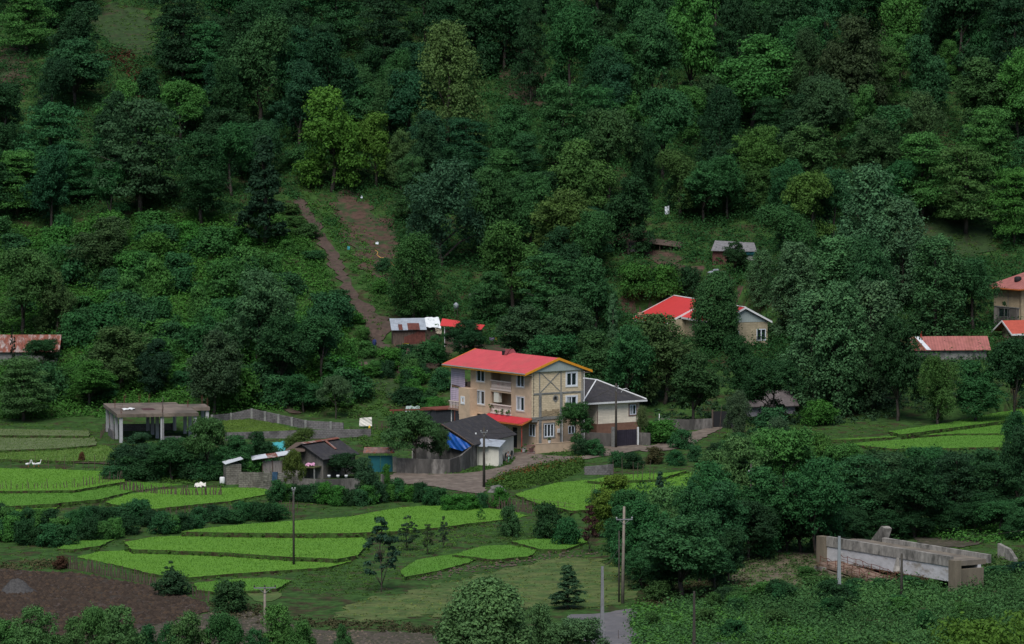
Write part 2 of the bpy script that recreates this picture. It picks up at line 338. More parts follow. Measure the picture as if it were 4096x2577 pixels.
# ================================================================ GROUND
def Z2(l): return [(x * .7108, 1500 + y * .7108) for x, y in l]
def Z3(l): return [(1400 + x * .6645, 1700 + y * .6645) for x, y in l]
def D(l): return [(x * 1.701, y * 1.701) for x, y in l]
def Z1(l): return [(1500 + x * .528, 1200 + y * .528) for x, y in l]
FIELDS = [
 ('p', Z2([(-60, 308), (500, 318), (505, 334), (-60, 330)])),
 ('p', Z2([(-60, 356), (300, 350), (530, 352), (545, 385), (300, 405), (-60, 418)])),
 ('q', Z2([(-60, 432), (330, 412), (600, 400), (650, 440), (640, 476), (300, 474), (-60, 462)])),
 ('b', Z2([(-60, 530), (300, 535), (700, 552), (700, 592), (560, 615), (420, 640), (-60, 645)])),
 ('a', Z2([(-60, 662), (430, 655), (600, 625), (740, 606), (1040, 622), (900, 638), (740, 660), (560, 690), (300, 715), (-60, 736)])),
 ('b', Z2([(590, 706), (720, 676), (900, 652), (1050, 642), (1480, 640), (1540, 668), (1300, 700), (860, 745), (700, 735)])),
 ('b', Z2([(60, 752), (250, 742), (330, 745), (240, 790), (80, 790)])),
 ('b', [(725, 2120), (888, 2099), (1066, 2085), (1400, 2071), (1600, 2034), (1772, 2023), (1931, 2032), (2065, 2052), (2110, 2068), (2050, 2078), (1865, 2089), (1790, 2101), (1600, 2118), (1400, 2126), (1200, 2128), (900, 2124)]),
 ('b', Z2([(700, 948), (850, 918), (1100, 909), (1600, 914), (2040, 920), (2075, 950), (2010, 1008), (1900, 1026), (1600, 1014), (1300, 992), (1000, 980), (740, 972)])),
 ('b', Z2([(430, 1030), (560, 1000), (800, 986), (1300, 1006), (1700, 1030), (1960, 1040), (1975, 1055), (1850, 1072), (1650, 1087), (1300, 1110), (1060, 1130), (880, 1115), (650, 1060)])),
 ('a', Z2([(1090, 1178), (1250, 1158), (1500, 1146), (1640, 1162), (1560, 1195), (1240, 1215), (1110, 1200)])),
 ('a', Z2([(330, 968), (380, 947), (620, 920), (645, 930), (560, 952), (420, 972)])),
 ('a', Z3([(300, 870), (400, 818), (620, 782), (790, 800), (700, 838), (520, 870), (330, 905)])),
 ('a', Z3([(620, 772), (800, 732), (960, 730), (1135, 752), (1080, 780), (860, 802), (780, 790)])),
 ('a', Z3([(970, 706), (1150, 686), (1400, 690), (1430, 708), (1300, 738), (1150, 738)])),
 ('b', Z3([(990, 408), (1130, 382), (1250, 352), (1430, 338), (1850, 330), (2030, 290), (2120, 300), (2100, 360), (1800, 420), (1560, 490), (1340, 508), (1240, 486), (1120, 460)])),
 ('b', Z3([(1430, 326), (1590, 308), (1900, 296), (2030, 280), (1850, 318), (1500, 332)])),
 ('a', D([(2090, 1011), (2230, 991), (2370, 967), (2440, 958), (2440, 982), (2300, 994), (2120, 1018)])),
 ('a', D([(1950, 1030), (2120, 1021), (2300, 999), (2440, 990), (2440, 1016), (2250, 1016), (2000, 1030)])),
 ('a', D([(1990, 1040), (2250, 1026), (2440, 1024), (2440, 1046), (2100, 1052)])),
 ('c', [(884, 1690), (948, 1681), (1040, 1683), (1190, 1712), (1060, 1726), (890, 1722)]),
]
flist = []
ROADS = []
for t, px in FIELDS:
    cy_ = sum(p[1] for p in px) / len(px); px = [(x, y + (6 if y > cy_ else -4)) for x, y in px]
    w0 = gpoly(px); c = sum(w0, Vector((0, 0))) / len(w0)
    z = float(T(c.x, c.y)) + .15
    w = []
    for p in px:
        d = ray(*p); s = (z - H) / d[2]; w.append(Vector((d[0] * s, d[1] * s)))
    w = densify(w, .7); w = [v + Vector((rnd.uniform(-.12, .12), rnd.uniform(-.2, .2))) for v in w]
    flist.append((t, w, z))
for t, w, z in flist:       # level the ground under every field
    P2 = [tuple(q) for q in w]; a = np.array(P2); lo = a.min(0) - 1; hi = a.max(0) + 1
    sel = (GX > lo[0]) & (GX < hi[0]) & (GY > lo[1]) & (GY < hi[1]); k = np.where(sel)
    ins = inpoly(GX[k], GY[k], P2); GZ[k[0][ins], k[1][ins]] = z - .25
# level pads
def levelrect(px, py, rot, x0, y0, x1, y1, dz=0., bl=3.):
    p = ground(px, py); c, s_ = math.cos(R(rot)), math.sin(R(rot)); dx = GX - p.x; dy = GY - p.y; u = dx * c + dy * s_; v = -dx * s_ + dy * c
    d = np.maximum(np.maximum(x0 - u, u - x1), np.maximum(y0 - v, v - y1)); k = np.clip(1 - d / bl, 0, 1); k = np.where(GY < 380, 0, k)
    GZ[:] = GZ * (1 - k) + (p.z + dz) * k
levelrect(2885, 1392, 20, -4, 1, 8, 25, 0, 3); levelrect(2126, 1808, 34, -3, -2, 9, 19, -.05); levelrect(2387, 1768, 34, -3, -1, 8, 11); levelrect(4080, 1318, 34, -2, 0, 9, 8)
levelrect(3660, 1440, 4, -1, 0, 11, 6); levelrect(475, 1772, 11, -1, 0, 13, 16, -.05); levelrect(1888, 1868, 70, -1, 0, 15, 8); levelrect(1572, 1380, 6, -1, 0, 6, 4); levelrect(1772, 1392, -14, -1, 0, 6, 4); levelrect(1293, 1916, 60, -1, 0, 8, 6)
def pad(px, dz=0):
    w = gpoly(px); c = sum(w, Vector((0, 0))) / len(w); z = float(T(c.x, c.y)) + dz
    k = np.where((GX > -130) & (GX < 130) & (GY > 380) & (GY < 860)); ins = inpoly(GX[k], GY[k], [tuple(q) for q in w]); GZ[k[0][ins], k[1][ins]] = z
m_ground = mat('ground_soil_grass', (.03, .068, .016), var=.5, scale=.9, col2=(.038, .034, .017), thr=.56, bump=.4, rough=.95, spec=.1)
n = len(XS); V = np.stack([GX.ravel(), GY.ravel(), GZ.ravel()], 1)
ii, jj = np.meshgrid(np.arange(len(XS) - 1), np.arange(len(YS) - 1)); b0 = (jj * n + ii).ravel()
F = np.stack([b0, b0 + 1, b0 + n + 1, b0 + n], 1)
g = link(npmesh('ground', V, F, m_ground, smooth=True), 'ground'); g['kind'] = 'structure'
# ---- rice fields
fm = {'b': mat('rice_bright', (.092, .205, .026), var=.10, scale=.7, rough=.9, spec=.1, col2=(.08, .185, .024), thr=.55),
      'a': mat('rice_mid', (.075, .175, .026), var=.12, scale=.6, rough=.9, spec=.1, col2=(.07, .175, .022), thr=.5),
      'q': mat('rice_thin', (.09, .15, .035), var=.25, scale=.8, rough=.9, spec=.1, col2=(.055, .12, .02), thr=.52),
      'p': mat('rice_pale', (.10, .125, .05), var=.2, scale=.8, rough=.7, spec=.3, col2=(.08, .11, .035), thr=.5),
      'c': mat('yard_grass', (.07, .12, .02), var=.3, scale=.8, rough=.9, spec=.1, col2=(.055, .095, .02), thr=.5)}
m_bank = mat('bank_soil', (.035, .07, .016), var=.5, scale=3, col2=(.034, .028, .015), thr=.52, rough=.95, spec=.1)
rs0 = np.random.RandomState(5); bladeP = {k: [] for k in fm}; edgeP = []
for t, w, z in flist:
    k = len(w); vs, es, fs, *_ = geometry.delaunay_2d_cdt(w, [(i, (i + 1) % k) for i in range(k)], [list(range(k))], 1, 1e-4)
    me = bpy.data.meshes.new('rice_field'); V3 = [(v.x, v.y, z) for v in vs]; nb = len(V3)
    V3 += [(p.x, p.y, z) for p in w] + [(p.x + rnd.uniform(-.15, .15), p.y - .15, z - 1.2) for p in w]
    F3 = [tuple(f) for f in fs]; q = len(F3); F3 += [(nb + i, nb + k + i, nb + k + (i + 1) % k, nb + (i + 1) % k) for i in range(k)]
    me.from_pydata(V3, [], F3); me.materials.append(fm[t]); me.materials.append(m_bank)
    for i in range(q, len(F3)): me.polygons[i].material_index = 1
    o = link(me, 'rice_field' if t != 'c' else 'yard'); o['kind'] = 'structure'
    xy = rand_in(rs0, w, {'p': 10, 'q': 16, 'c': 16}.get(t, 16)); bladeP[t].append(np.c_[xy, np.full(len(xy), z)])
    for p in w:
        if rnd.random() < .9: edgeP.append((p.x + rnd.uniform(-.5, .5), p.y + rnd.uniform(-.7, .2), z - .22 + rnd.uniform(-.1, .08)))
bcol = {'b': (.095, .215, .026), 'a': (.08, .185, .028), 'q': (.09, .16, .03), 'p': (.095, .15, .045), 'c': (.08, .14, .022)}
def blades(name, P, h, wd, col, seed, kind='stuff', m=None):
    rs = np.random.RandomState(seed); n = len(P); a = rs.rand(n) * 6.28; hh = h * (.6 + .7 * rs.rand(n))
    dx = np.cos(a) * wd; dy = np.sin(a) * wd; lx = rs.normal(size=n) * h * .35; ly = rs.normal(size=n) * h * .35
    V = np.stack([np.c_[P[:, 0] - dx, P[:, 1] - dy, P[:, 2] - .03], np.c_[P[:, 0] + dx, P[:, 1] + dy, P[:, 2] - .03], np.c_[P[:, 0] + lx, P[:, 1] + ly, P[:, 2] + hh]], 1).reshape(-1, 3)
    patch = n1(P[:, 0] / 3, P[:, 1] / 6) * .5
    o = link(npmesh(name, V, np.arange(3 * n).reshape(n, 3), m or LEAFB, np.clip(.5 + patch * .4 + rs.normal(size=n) * .05, 0, 1)), name); o.color = (*col, 1); o['kind'] = kind; return o
for t, l in bladeP.items():
    if l:
        o = blades({'c': 'yard_grass'}.get(t, 'rice_plants'), np.concatenate(l), {'p': .12, 'q': .16, 'c': .12}.get(t, .11), .06, bcol[t], 11)
        tag(o, {'b': 'bright green young rice growing in the terraced paddies', 'a': 'mid green rice growing in the narrower paddies', 'q': 'thin patchy rice in the paddy beside the left path', 'p': 'pale sparse rice seedlings in the far left paddies', 'c': 'short grass inside the grey block wall yard'}[t], 'grass' if t == 'c' else 'rice')
e = np.array(edgeP); o = leafcloud('bank_grass', 3, e, rs0.uniform(.12, .26, len(e)), 26, .09, (.052, .115, .02), flat=.8); tag(o, 'rough dark grass on the low banks between the paddies', 'grass', kind='stuff')
# ---- roads, paths and bare patches
m_road = mat('village_road', (.118, .092, .074), var=.35, scale=1.2, col2=(.155, .125, .10), thr=.55, rough=.9, bump=.3)
m_path = mat('dirt_path', (.062, .042, .033), var=.35, scale=1.5, col2=(.035, .045, .018), thr=.6, rough=.95, bump=.4)
m_soil = mat('plowed_soil', (.060, .042, .033), var=.5, scale=1.6, col2=(.036, .028, .02), thr=.5, rough=1, bump=.8)
m_bare = mat('bare_slope', (.066, .038, .028), var=.4, scale=1.2, col2=(.026, .045, .015), thr=.52, rough=1, bump=.6)
m_asph = mat('asphalt', (.105, .10, .105), var=.15, scale=1.5, col2=(.13, .12, .12), thr=.56, rough=.85)
m_dry = mat('dry_meadow', (.075, .098, .028), var=.4, scale=.8, col2=(.045, .085, .018), thr=.5, rough=1)
m_grav = mat('river_gravel', (.062, .05, .038), var=.45, scale=2.2, col2=(.04, .04, .02), thr=.5, rough=1, bump=.8)
m_tan = mat('tan_soil', (.10, .08, .055), var=.3, scale=1.2, col2=(.10, .10, .05), thr=.52, rough=1, bump=.4)
ROADS.append(None); ROADS[-1] = drape('road', Z1([(108, 1312), (300, 1318), (600, 1325), (760, 1310), (940, 1278), (1075, 1232), (1040, 1168), (1110, 1152), (1270, 1178), (1450, 1188), (1600, 1190), (1590, 1108), (1800, 1106), (2010, 1098), (2110, 1128), (1950, 1150), (1740, 1190), (1560, 1213), (1350, 1250), (1050, 1310), (900, 1350), (830, 1390), (855, 1435), (800, 1475), (700, 1462), (560, 1440), (350, 1400), (108, 1395)]), m_road, .08, .8)[1]
ROADS.append(None); ROADS[-1] = drape('track', [(2540, 1800), (2600, 1785), (2700, 1762), (2742, 1735), (2870, 1705), (2905, 1712), (2830, 1742), (2755, 1792), (2600, 1812)], m_road, .09, .8)[1]
ROADS.append(None); ROADS[-1] = drape('path', [(-30, 1830), (250, 1836), (480, 1845), (530, 1858), (480, 1862), (250, 1852), (-30, 1846)], m_path, .12, .8)[1]
ROADS.append(None); ROADS[-1] = drape('asphalt_road', Z3([(1290, 1150), (1500, 1142), (1690, 1110), (1790, 1082), (1720, 1135), (1690, 1200), (1700, 1260), (1900, 1305), (2450, 1325), (2450, 1370), (1500, 1370), (1340, 1240)]), m_asph, .1, 1)[1]
ROADS.append(None); ROADS[-1] = drape('meadow', Z3([(-90, 1160), (0, 1070), (300, 1015), (550, 955), (820, 895), (1250, 795), (1450, 795), (1640, 860), (1710, 960), (1660, 1085), (1350, 1120), (1150, 1075), (560, 1165), (530, 1120), (300, 1180), (60, 1190)]), m_dry, .05, 1, jit=1.0)[1]
ROADS.append(None); ROADS[-1] = drape('meadow', Z2([(1390, 1215), (1560, 1205), (1600, 1260), (1440, 1290)]), m_dry, .06, 1)[1]
ROADS.append(None); ROADS[-1] = drape('plowed_field', Z2([(-80, 1090), (150, 1106), (400, 1116), (620, 1155), (830, 1188), (1000, 1238), (1150, 1285), (1190, 1330), (1000, 1385), (760, 1420), (700, 1560), (-80, 1560)]), m_soil, .07, .6, jit=.4)[1]
ROADS.append(None); ROADS[-1] = drape('river_bed', Z2([(760, 1425), (1000, 1390), (1190, 1335), (1420, 1330), (1700, 1440), (2251, 1450), (2700, 1470), (2700, 1580), (760, 1580)]), m_grav, .08, .8)[1]
ROADS.append(None); ROADS[-1] = drape('dirt_track', [(2980, 2205), (3100, 2198), (3250, 2218), (3400, 2236), (3420, 2290), (3300, 2330), (3150, 2345), (2960, 2350), (2900, 2330), (2960, 2290)], m_tan, .08, .8)[1]
ROADS.append(None); ROADS[-1] = drape('river_bed', [(3620, 2130), (3760, 2118), (3930, 2120), (3960, 2150), (3900, 2190), (3700, 2190)], m_grav, .08, .8)[1]
PATH1 = [(1170, 800), (1210, 795), (1290, 915), (1345, 1020), (1385, 1100), (1430, 1185), (1490, 1240), (1570, 1290), (1580, 1320), (1525, 1345), (1550, 1400), (1620, 1480), (1680, 1560), (1655, 1562), (1590, 1490), (1510, 1400), (1470, 1310), (1395, 1200), (1335, 1090), (1250, 930)]
drape('dirt_path', PATH1, m_path, .16, .9, jit=.5)
drape('dirt_path', [(960, 1500), (1010, 1490), (1060, 1560), (1140, 1610), (1210, 1655), (1180, 1662), (1100, 1625), (1010, 1575)], m_path, .14, .9)
drape('bare_slope', [(1330, 790), (1420, 772), (1510, 850), (1620, 965), (1625, 1080), (1595, 1160), (1525, 1140), (1465, 1080), (1395, 980), (1345, 880)], m_bare, .14, 1, jit=1.2)
for px in ([(2330, 880), (2640, 930), (2700, 1040), (2860, 1110), (2990, 1160), (2960, 1220), (2800, 1170), (2600, 1050), (2400, 960)], [(0, 170), (95, 200), (120, 330), (60, 390), (-20, 300)], [(880, 130), (1040, 300), (980, 420), (800, 330)], [(2040, 150), (2180, 250), (2230, 420), (2120, 450), (1990, 300)], [(900, 1480), (1040, 1500), (1000, 1560), (920, 1540)], [(2450, 1210), (2620, 1200), (2640, 1240), (2470, 1260)], [(1960, 1340), (2080, 1350), (2080, 1440), (1960, 1420)], [(1620, 1365), (1790, 1390), (1830, 1420), (1700, 1420), (1600, 1400)]):
    drape('bare_slope', px, m_bare, .12, 1, jit=1.5)
for px in ([(330, 20), (600, 40), (640, 160), (560, 250), (440, 170), (330, 100)], [(300, 460), (400, 480), (410, 600), (340, 700), (290, 560)], [(3500, 880), (3980, 900), (4000, 1020), (3640, 1040), (3560, 960)], [(1420, 1380), (1560, 1430), (1640, 1560), (1560, 1620), (1430, 1500)], [(2560, 1180), (2720, 1130), (2780, 1170), (2620, 1200)]):
    drape('grass_slope', px, mat('slope_grass', (.022, .046, .012), var=.4, scale=1, col2=(.034, .034, .016), thr=.6, rough=1), .12, 1, jit=1.5)
# ================================================================ BUILDINGS
mw = mat('white_frame', (.62, .66, .72), var=.05, rough=.4)
mwt = mat('white_trim', (.6, .6, .6), var=.1, rough=.5)
mgl = mat('glass', (.012, .02, .022), var=.3, rough=.08, spec=.6, scale=1)
mcur = mat('curtain', (.35, .37, .38), var=.25, rough=.9, scale=6)
m_stucco = mat('stucco_beige', (.47, .34, .235), var=.12, scale=1.3, col2=(.42, .31, .22), thr=.52)
m_block = mat('block_pale', (.60, .49, .33), var=.12, scale=1.5, wave=('block', .5, .22, .02, .62), bump=.1)
m_conc = mat('concrete_grey', (.19, .19, .18), var=.25, scale=2, col2=(.12, .12, .115), thr=.54)
m_cwall = mat('stained_concrete', (.185, .17, .155), var=.45, scale=.9, col2=(.07, .065, .06), thr=.47, stretch=(1, 1, .35), rough=.95)
m_bwall = mat('block_grey', (.155, .145, .145), var=.25, scale=1.2, wave=('block', .45, .22, .03, .6), col2=(.09, .085, .085), thr=.55, rough=.95)
m_bwall2 = mat('block_old', (.20, .185, .16), var=.3, scale=1.5, wave=('block', .45, .22, .035, .55), col2=(.11, .10, .085), thr=.52, rough=.95)
m_red = mat('red_roof', (.54, .075, .083), var=.12, scale=.8, rough=.55, wave=('Y', 1.0, .22), spec=.3, col2=(.50, .085, .085), thr=.56)
m_red2 = mat('red_canopy', (.46, .03, .042), var=.1, scale=1, rough=.6, wave=('Y', 1.2, .2))
m_red3 = mat('red_roof_bright', (.52, .045, .045), var=.06, scale=.6, rough=.6, wave=('X', 1.2, .1))
m_pink = mat('faded_red_roof', (.32, .115, .10), var=.2, scale=1, rough=.6, wave=('X', .8, .2), col2=(.27, .10, .08), thr=.6)
m_yel = mat('yellow_trim', (.60, .25, .02), var=.1, rough=.5)
m_ora = mat('orange_trim', (.42, .12, .03), var=.15, rough=.5)
m_dark = mat('dark_roof', (.036, .034, .038), var=.3, scale=2, col2=(.05, .046, .045), thr=.55, wave=('X', 2.2, .22), rough=.9)
m_gable = mat('gable_sheet', (.30, .345, .33), var=.06, rough=.6, wave=('X', 1.2, .08))
m_rust = mat('rusty_sheet', (.17, .055, .035), var=.4, scale=2, col2=(.30, .24, .22), thr=.55, rough=.8, stretch=(2, .5, 1), wave=('X', 1.5, .2))
m_rust2 = mat('rust_brown', (.12, .04, .03), var=.4, scale=2, rough=.85, wave=('X', 1.5, .25))
m_tin = mat('tin_sheet', (.30, .33, .37), var=.2, scale=1.5, col2=(.20, .21, .23), thr=.55, rough=.5, wave=('X', 1.5, .15), spec=.5)
m_tinw = mat('tin_light', (.52, .54, .57), var=.15, scale=1.5, rough=.5, spec=.5)
m_wood = mat('old_wood', (.085, .06, .048), var=.45, scale=3, stretch=(3, 3, .4), rough=.95)
m_postd = mat('wood_pole', (.045, .04, .033), var=.3, scale=3, rough=.9)
m_cream = mat('cream_siding', (.80, .70, .56), var=.07, wave=('block', .9, .2, .012, .75), rough=.8)
m_white = mat('white_wall', (.56, .54, .47), var=.12, scale=1.2, col2=(.45, .43, .37), thr=.6)
m_brown = mat('brown_base', (.19, .10, .07), var=.2, rough=.9)
m_black = mat('dark_inside', (.012, .012, .014), var=.2)
m_gate = mat('dark_gate', (.035, .03, .045), var=.3, rough=.5, wave=('X', 3, .45))
m_teal = mat('teal_paint', (.012, .105, .125), var=.15, rough=.5, wave=('Z', 3, .2))
m_blue = mat('blue_tarp', (.008, .07, .30), var=.35, scale=3, rough=.4)
m_sinside = mat('shade_wall', (.30, .22, .165), var=.12, scale=1.3)
def win(par, ax, pos, u0, z0, u1, z1, out=-1, n=2, fr=None, fw=.09, trim=None, curtain=None, name='window'):
    fr = fr or mw
    def B(m, a, b, c, d, p0, p1):
        if ax == 'x': m.box(pos + out * p0, a, b, pos + out * p1, c, d)
        else: m.box(a, pos + out * p0, b, c, pos + out * p1, d)
    m = MB(); B(m, u0, z0, u1, z0 + fw, -.12, .035); B(m, u0, z1 - fw, u1, z1, -.12, .035)
    B(m, u0, z0 + fw, u0 + fw, z1 - fw, -.12, .03); B(m, u1 - fw, z0 + fw, u1, z1 - fw, -.12, .03)
    for i in range(1, n):
        c = u0 + (u1 - u0) * i / n; B(m, c - fw * .55, z0 + fw, c + fw * .55, z1 - fw, -.11, .02)
    o = m.build(name, fr, par)
    g = MB(); B(g, u0 + .02, z0 + .02, u1 - .02, z1 - .02, -.10, -.07); g.build('pane', mgl, o)
    if curtain is not None:
        c = MB(); w_ = (u1 - u0) / n; B(c, u0 + fw + curtain * w_, z0 + fw, u0 + fw + curtain * w_ + w_ * .55, z1 - fw, -.065, -.05); c.build('curtain', mcur, o)
    if trim:
        t = MB(); B(t, u0 - .16, z0 - .16, u1 + .16, z0, -.02, .055); B(t, u0 - .16, z1, u1 + .16, z1 + .14, -.02, .05); B(t, u0 - .16, z0, u0, z1, -.02, .05); B(t, u1, z0, u1 + .16, z1, -.02, .05); t.build('surround', trim, o)
    return o
def corr(z): return z
# ---------------------------------------------------------------- the three storey house
hp = ground(2126, 1808)
for k in [0]:
    sel = (np.abs(GX - hp.x) < 16) & (GY > hp.y - 3) & (GY < hp.y + 18)
house = thing('apartment_house', hp, R(34), 'three storey beige house with big red gable roof, white windows and striped awnings', 'house')
W, LB, LR = 7.6, 13.4, 18.0; zF1, zF2, zE = 4.1, 7.0, 9.95
ov = 1.15; rise = 1.75; zEave = 9.6; zR = 11.3
mb = MB()
holes = [(1.55, 7.75, 3.2, 9.4), (4.4, 7.1, 8.9, 9.75), (10.25, 7.8, 12.0, 9.45), (1.55, 4.85, 3.2, 6.55), (4.4, 4.3, 8.9, 6.75), (10.25, 5.0, 12.0, 6.7)]
mb.wall('x', 0, 0, LB, zF1, zE, holes)
mb.box(.02, LB - .2, 0, W, LB, zE)                    # far end wall
mb.box(W - .2, .22, 0, W, LB - .2, zE)                # rear wall
mb.box(.22, .22, zF1 - .25, W - .2, LB - .2, zF1 - .02)
mb.box(.22, .22, 9.85, W - .2, LB - .2, 9.94)
mb.build('facade_wall', m_stucco, house); mb = MB()
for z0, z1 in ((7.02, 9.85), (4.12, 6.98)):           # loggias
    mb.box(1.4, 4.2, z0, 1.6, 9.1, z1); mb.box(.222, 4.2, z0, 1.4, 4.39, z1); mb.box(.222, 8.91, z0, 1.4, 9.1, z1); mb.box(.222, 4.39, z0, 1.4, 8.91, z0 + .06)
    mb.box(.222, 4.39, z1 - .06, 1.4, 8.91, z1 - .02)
mb.build('loggia', mat('loggia_shaded_stucco', (.30, .215, .15), var=.12), house); mb = MB()  # stucco colour darkened to imitate the shade inside the loggias
# ground floor set back under the canopy
mb.wall('x', .8, .0, LB, 0, zF1 - .26, [(.35, 1.75, 1.7, 3.3), (4.3, .1, 5.3, 2.6), (6.3, 1.2, 7.4, 2.6)])
mb.box(0, .2, zF1 - .3, .8, LB, zF1 - .02)
mb.build('entrance_wall', m_stucco, house)
mb = MB(); mb.wall('y', -.012, .25, W, zF1, zE, [(5.15, 7.8, 6.65, 9.4), (5.15, 4.8, 6.65, 6.5), (3.3, 6.15, 3.75, 6.6)], t=.2)
mb.box(.02, -.014, zF1, .25, .19, zE)
mb.build('gable_wall', m_block, house)
mb = MB(); mb.wall('y', -.005, .8, W, 0, zF1, [(1.85, 1.7, 3.3, 3.3), (5.4, 1.9, 6.4, 2.9)], t=.2); mb.build('ground_floor_wall', m_stucco, house)
mb = MB()
for x, w_ in ((1.05, .38), (4.15, .38), (7.25, .3)): mb.box(x, -.08, 0, x + w_, -.016, 7.0)
mb.box(.26, -.075, 6.92, W, -.017, 7.12); mb.box(0, -.11, 3.85, W, -.018, 4.2); mb.box(-.0, -.1, 3.6, .8, 0, 3.84)
for x in (1.1, 4.25, 7.36): mb.box(x, -.06, 7.12, x + .14, -.017, 9.7)
for (xa, za, xb, zb) in ((1.3, 7.2, 4.2, 9.6), (1.3, 9.6, 4.2, 7.2)):
    for i in range(14):
        t0 = i / 14; t1 = (i + .93) / 14; j = rnd.uniform(-.03, .03)
        mb.prism([(xa + (xb - xa) * t0, -.045 - (.006 if zb > za else 0), za + (zb - za) * t0 - .07 + j), (xa + (xb - xa) * t1, -.045 - (.006 if zb > za else 0), za + (zb - za) * t1 - .07 + j), (xa + (xb - xa) * t1, -.045 - (.006 if zb > za else 0), za + (zb - za) * t1 + .07 + j), (xa + (xb - xa) * t0, -.045 - (.006 if zb > za else 0), za + (zb - za) * t0 + .07 + j)], (0, .035, 0))
mb.build('concrete_beam', m_conc, house)
mb = MB()   # unpainted render low on the wall and around the pipe hole
for i in range(7): mb.box(1.5 + i * .37, -.03, 4.22, 1.5 + i * .37 + .35, -.0135, 4.75 + rnd.uniform(0, .3))
for i in range(7): mb.box(4.56 + i * .37, -.03, 4.22, 4.56 + i * .37 + .35, -.0135, 4.9 + rnd.uniform(.1, .35))
mb.build('render_patch', mat('dirty_render', (.27, .21, .13), var=.35, scale=3), house)
mb = MB()
for i in range(12):
    a = i * math.pi / 6; mb.box(3.525 + math.cos(a) * .33 - .08, -.035, 6.375 + math.sin(a) * .33 - .1, 3.525 + math.cos(a) * .33 + .08, -.0136, 6.375 + math.sin(a) * .33 + .08)
mb.box(3.42, -.033, 5.75, 3.5, -.0134, 6.05); mb.box(3.6, -.033, 5.8, 3.66, -.0134, 6.05); mb.build('pipe_hole_patch', m_conc, house)
MB().box(3.3, .02, 6.15, 3.75, .06, 6.6).build('pipe_hole', m_black, house)
# quoin: toothed joint between the two walls
mb = MB()
ys_ = []
for i in range(24): ys_ += [(.31 + .06 * (i % 2), -.0132, 4.2 + i * .235), (.31 + .06 * (i % 2), -.0132, 4.43 + i * .235)]
mb.prism([(.255, -.0132, 4.2)] + ys_ + [(.255, -.0132, ys_[-1][2])], (0, -.016, 0))
mb.build('wall_joint', mat('joint_dark', (.10, .085, .07), var=.2), house)
for (a, b, c, d, cu) in ((1.55, 7.75, 3.2, 9.4, None), (10.25, 7.8, 12.0, 9.45, None), (1.55, 4.85, 3.2, 6.55, 1), (10.25, 5.0, 12.0, 6.7, 1)):
    win(house, 'x', 0, a, b, c, d, -1, trim=mat('window_surround', (.50, .42, .35), var=.1), curtain=cu)
win(house, 'y', -.012, 5.15, 7.8, 6.65, 9.4, -1, trim=mwt); win(house, 'y', -.012, 5.15, 4.8, 6.65, 6.5, -1, trim=mwt, curtain=0)
win(house, 'y', -.005, 1.85, 1.7, 3.3, 3.3, -1, n=3, trim=m_conc); win(house, 'y', -.005, 5.4, 1.9, 6.4, 2.9, -1)
win(house, 'x', .8, .35, 1.75, 1.7, 3.3, -1); win(house, 'x', .8, 6.3, 1.2, 7.4, 2.6, -1, fr=mwt)
for z in (7.12, 4.22): win(house, 'x', 1.4, 4.5, z, 6.0, z + 2.3, -1, name='balcony_door', curtain=None if z > 5 else 1)
MB().box(.83, 4.35, .1, .9, 5.25, 2.55).build('dark_doorway', m_black, house)  # black panel painted as the dark inside of the doorway
# balustrades
for z in (7.12, 4.2):
    mb = MB(); mb.box(-.09, 4.4, z + .95, .13, 8.9, z + 1.08); mb.box(-.07, 4.4, z - .12, .11, 8.9, z + .06)
    for i in range(16):
        y = 4.62 + i * .268; mb.tube([(.02, y, z + .05), (.02, y, z + .3), (.02, y, z + .6), (.02, y, z + .96)], [.05, .095, .045, .06], 6)
    mb.build('balustrade', mat('balustrade_paint', (.60, .50, .45), var=.08), house)
MB().box(.08, 7.3, 5.5, .55, 8.35, 6.75).build('water_heater', mat('heater_white', (.6, .58, .5), var=.05), house)
mb = MB(); mb.tube([(.5, 7.9, 7.2), (.5, 7.9, 7.75)], [.18, .16], 8); mb.build('gas_bottle', mat('red_bottle', (.45, .03, .03)), house)
for y in (4.9, 6.1, 7.3, 8.6):
    V, F, var, C = crown(int(y * 10), 'bush', .55, .8, 6, 30, .07); o = link(npmesh('balcony_plant', V, F, LEAF, var), 'balcony_plant', house); o.location = (-.12, y, 4.75 if y > 8 else 4.2); o.color = (.05, .12, .03, 1)
# roof
mb = MB(); x0, x1, xm = -ov, W + ov, W / 2; y0, y1 = -.35, LR
sl_ = (zR - zEave) / (xm - x0)
mb.slab((x0, y0, zEave), (xm, y0, zR), (xm, y1, zR), (x0, y1, zEave), .07); mb.slab((xm, y0, zR), (x1, y0, zEave), (x1, y1, zEave), (xm, y1, zR), .07)
roof = mb.build('roof', m_red, house)
mb = MB()
for ya, yb in ((y0 - .06, y0 - .003), (y1 + .003, y1 + .06)):
    mb.prism([(x0, ya, zEave + .02), (xm, ya, zR + .05), (xm, ya, zR - .27), (x0, ya, zEave - .27)], (0, yb - ya, 0)); mb.prism([(xm, ya, zR + .05), (x1, ya, zEave + .02), (x1, ya, zEave - .27), (xm, ya, zR - .27)], (0, yb - ya, 0))
mb.box(x0 - .03, y0, zEave - .3, x0 - .003, y1, zEave - .08); mb.box(x1 + .003, y0, zEave - .3, x1 + .05, y1, zEave - .08)
mb.build('verge_trim', m_yel, roof)
mb = MB(); mb.box(x0 - .12, y0, zEave - .12, x0 - .035, y1, zEave - .01); mb.build('gutter', mat('gutter_grey', (.32, .3, .28), var=.1), roof)
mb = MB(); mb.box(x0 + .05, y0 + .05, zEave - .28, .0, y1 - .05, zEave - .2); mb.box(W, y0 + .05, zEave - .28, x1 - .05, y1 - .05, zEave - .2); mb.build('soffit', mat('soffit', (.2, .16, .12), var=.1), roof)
zt = 9.72
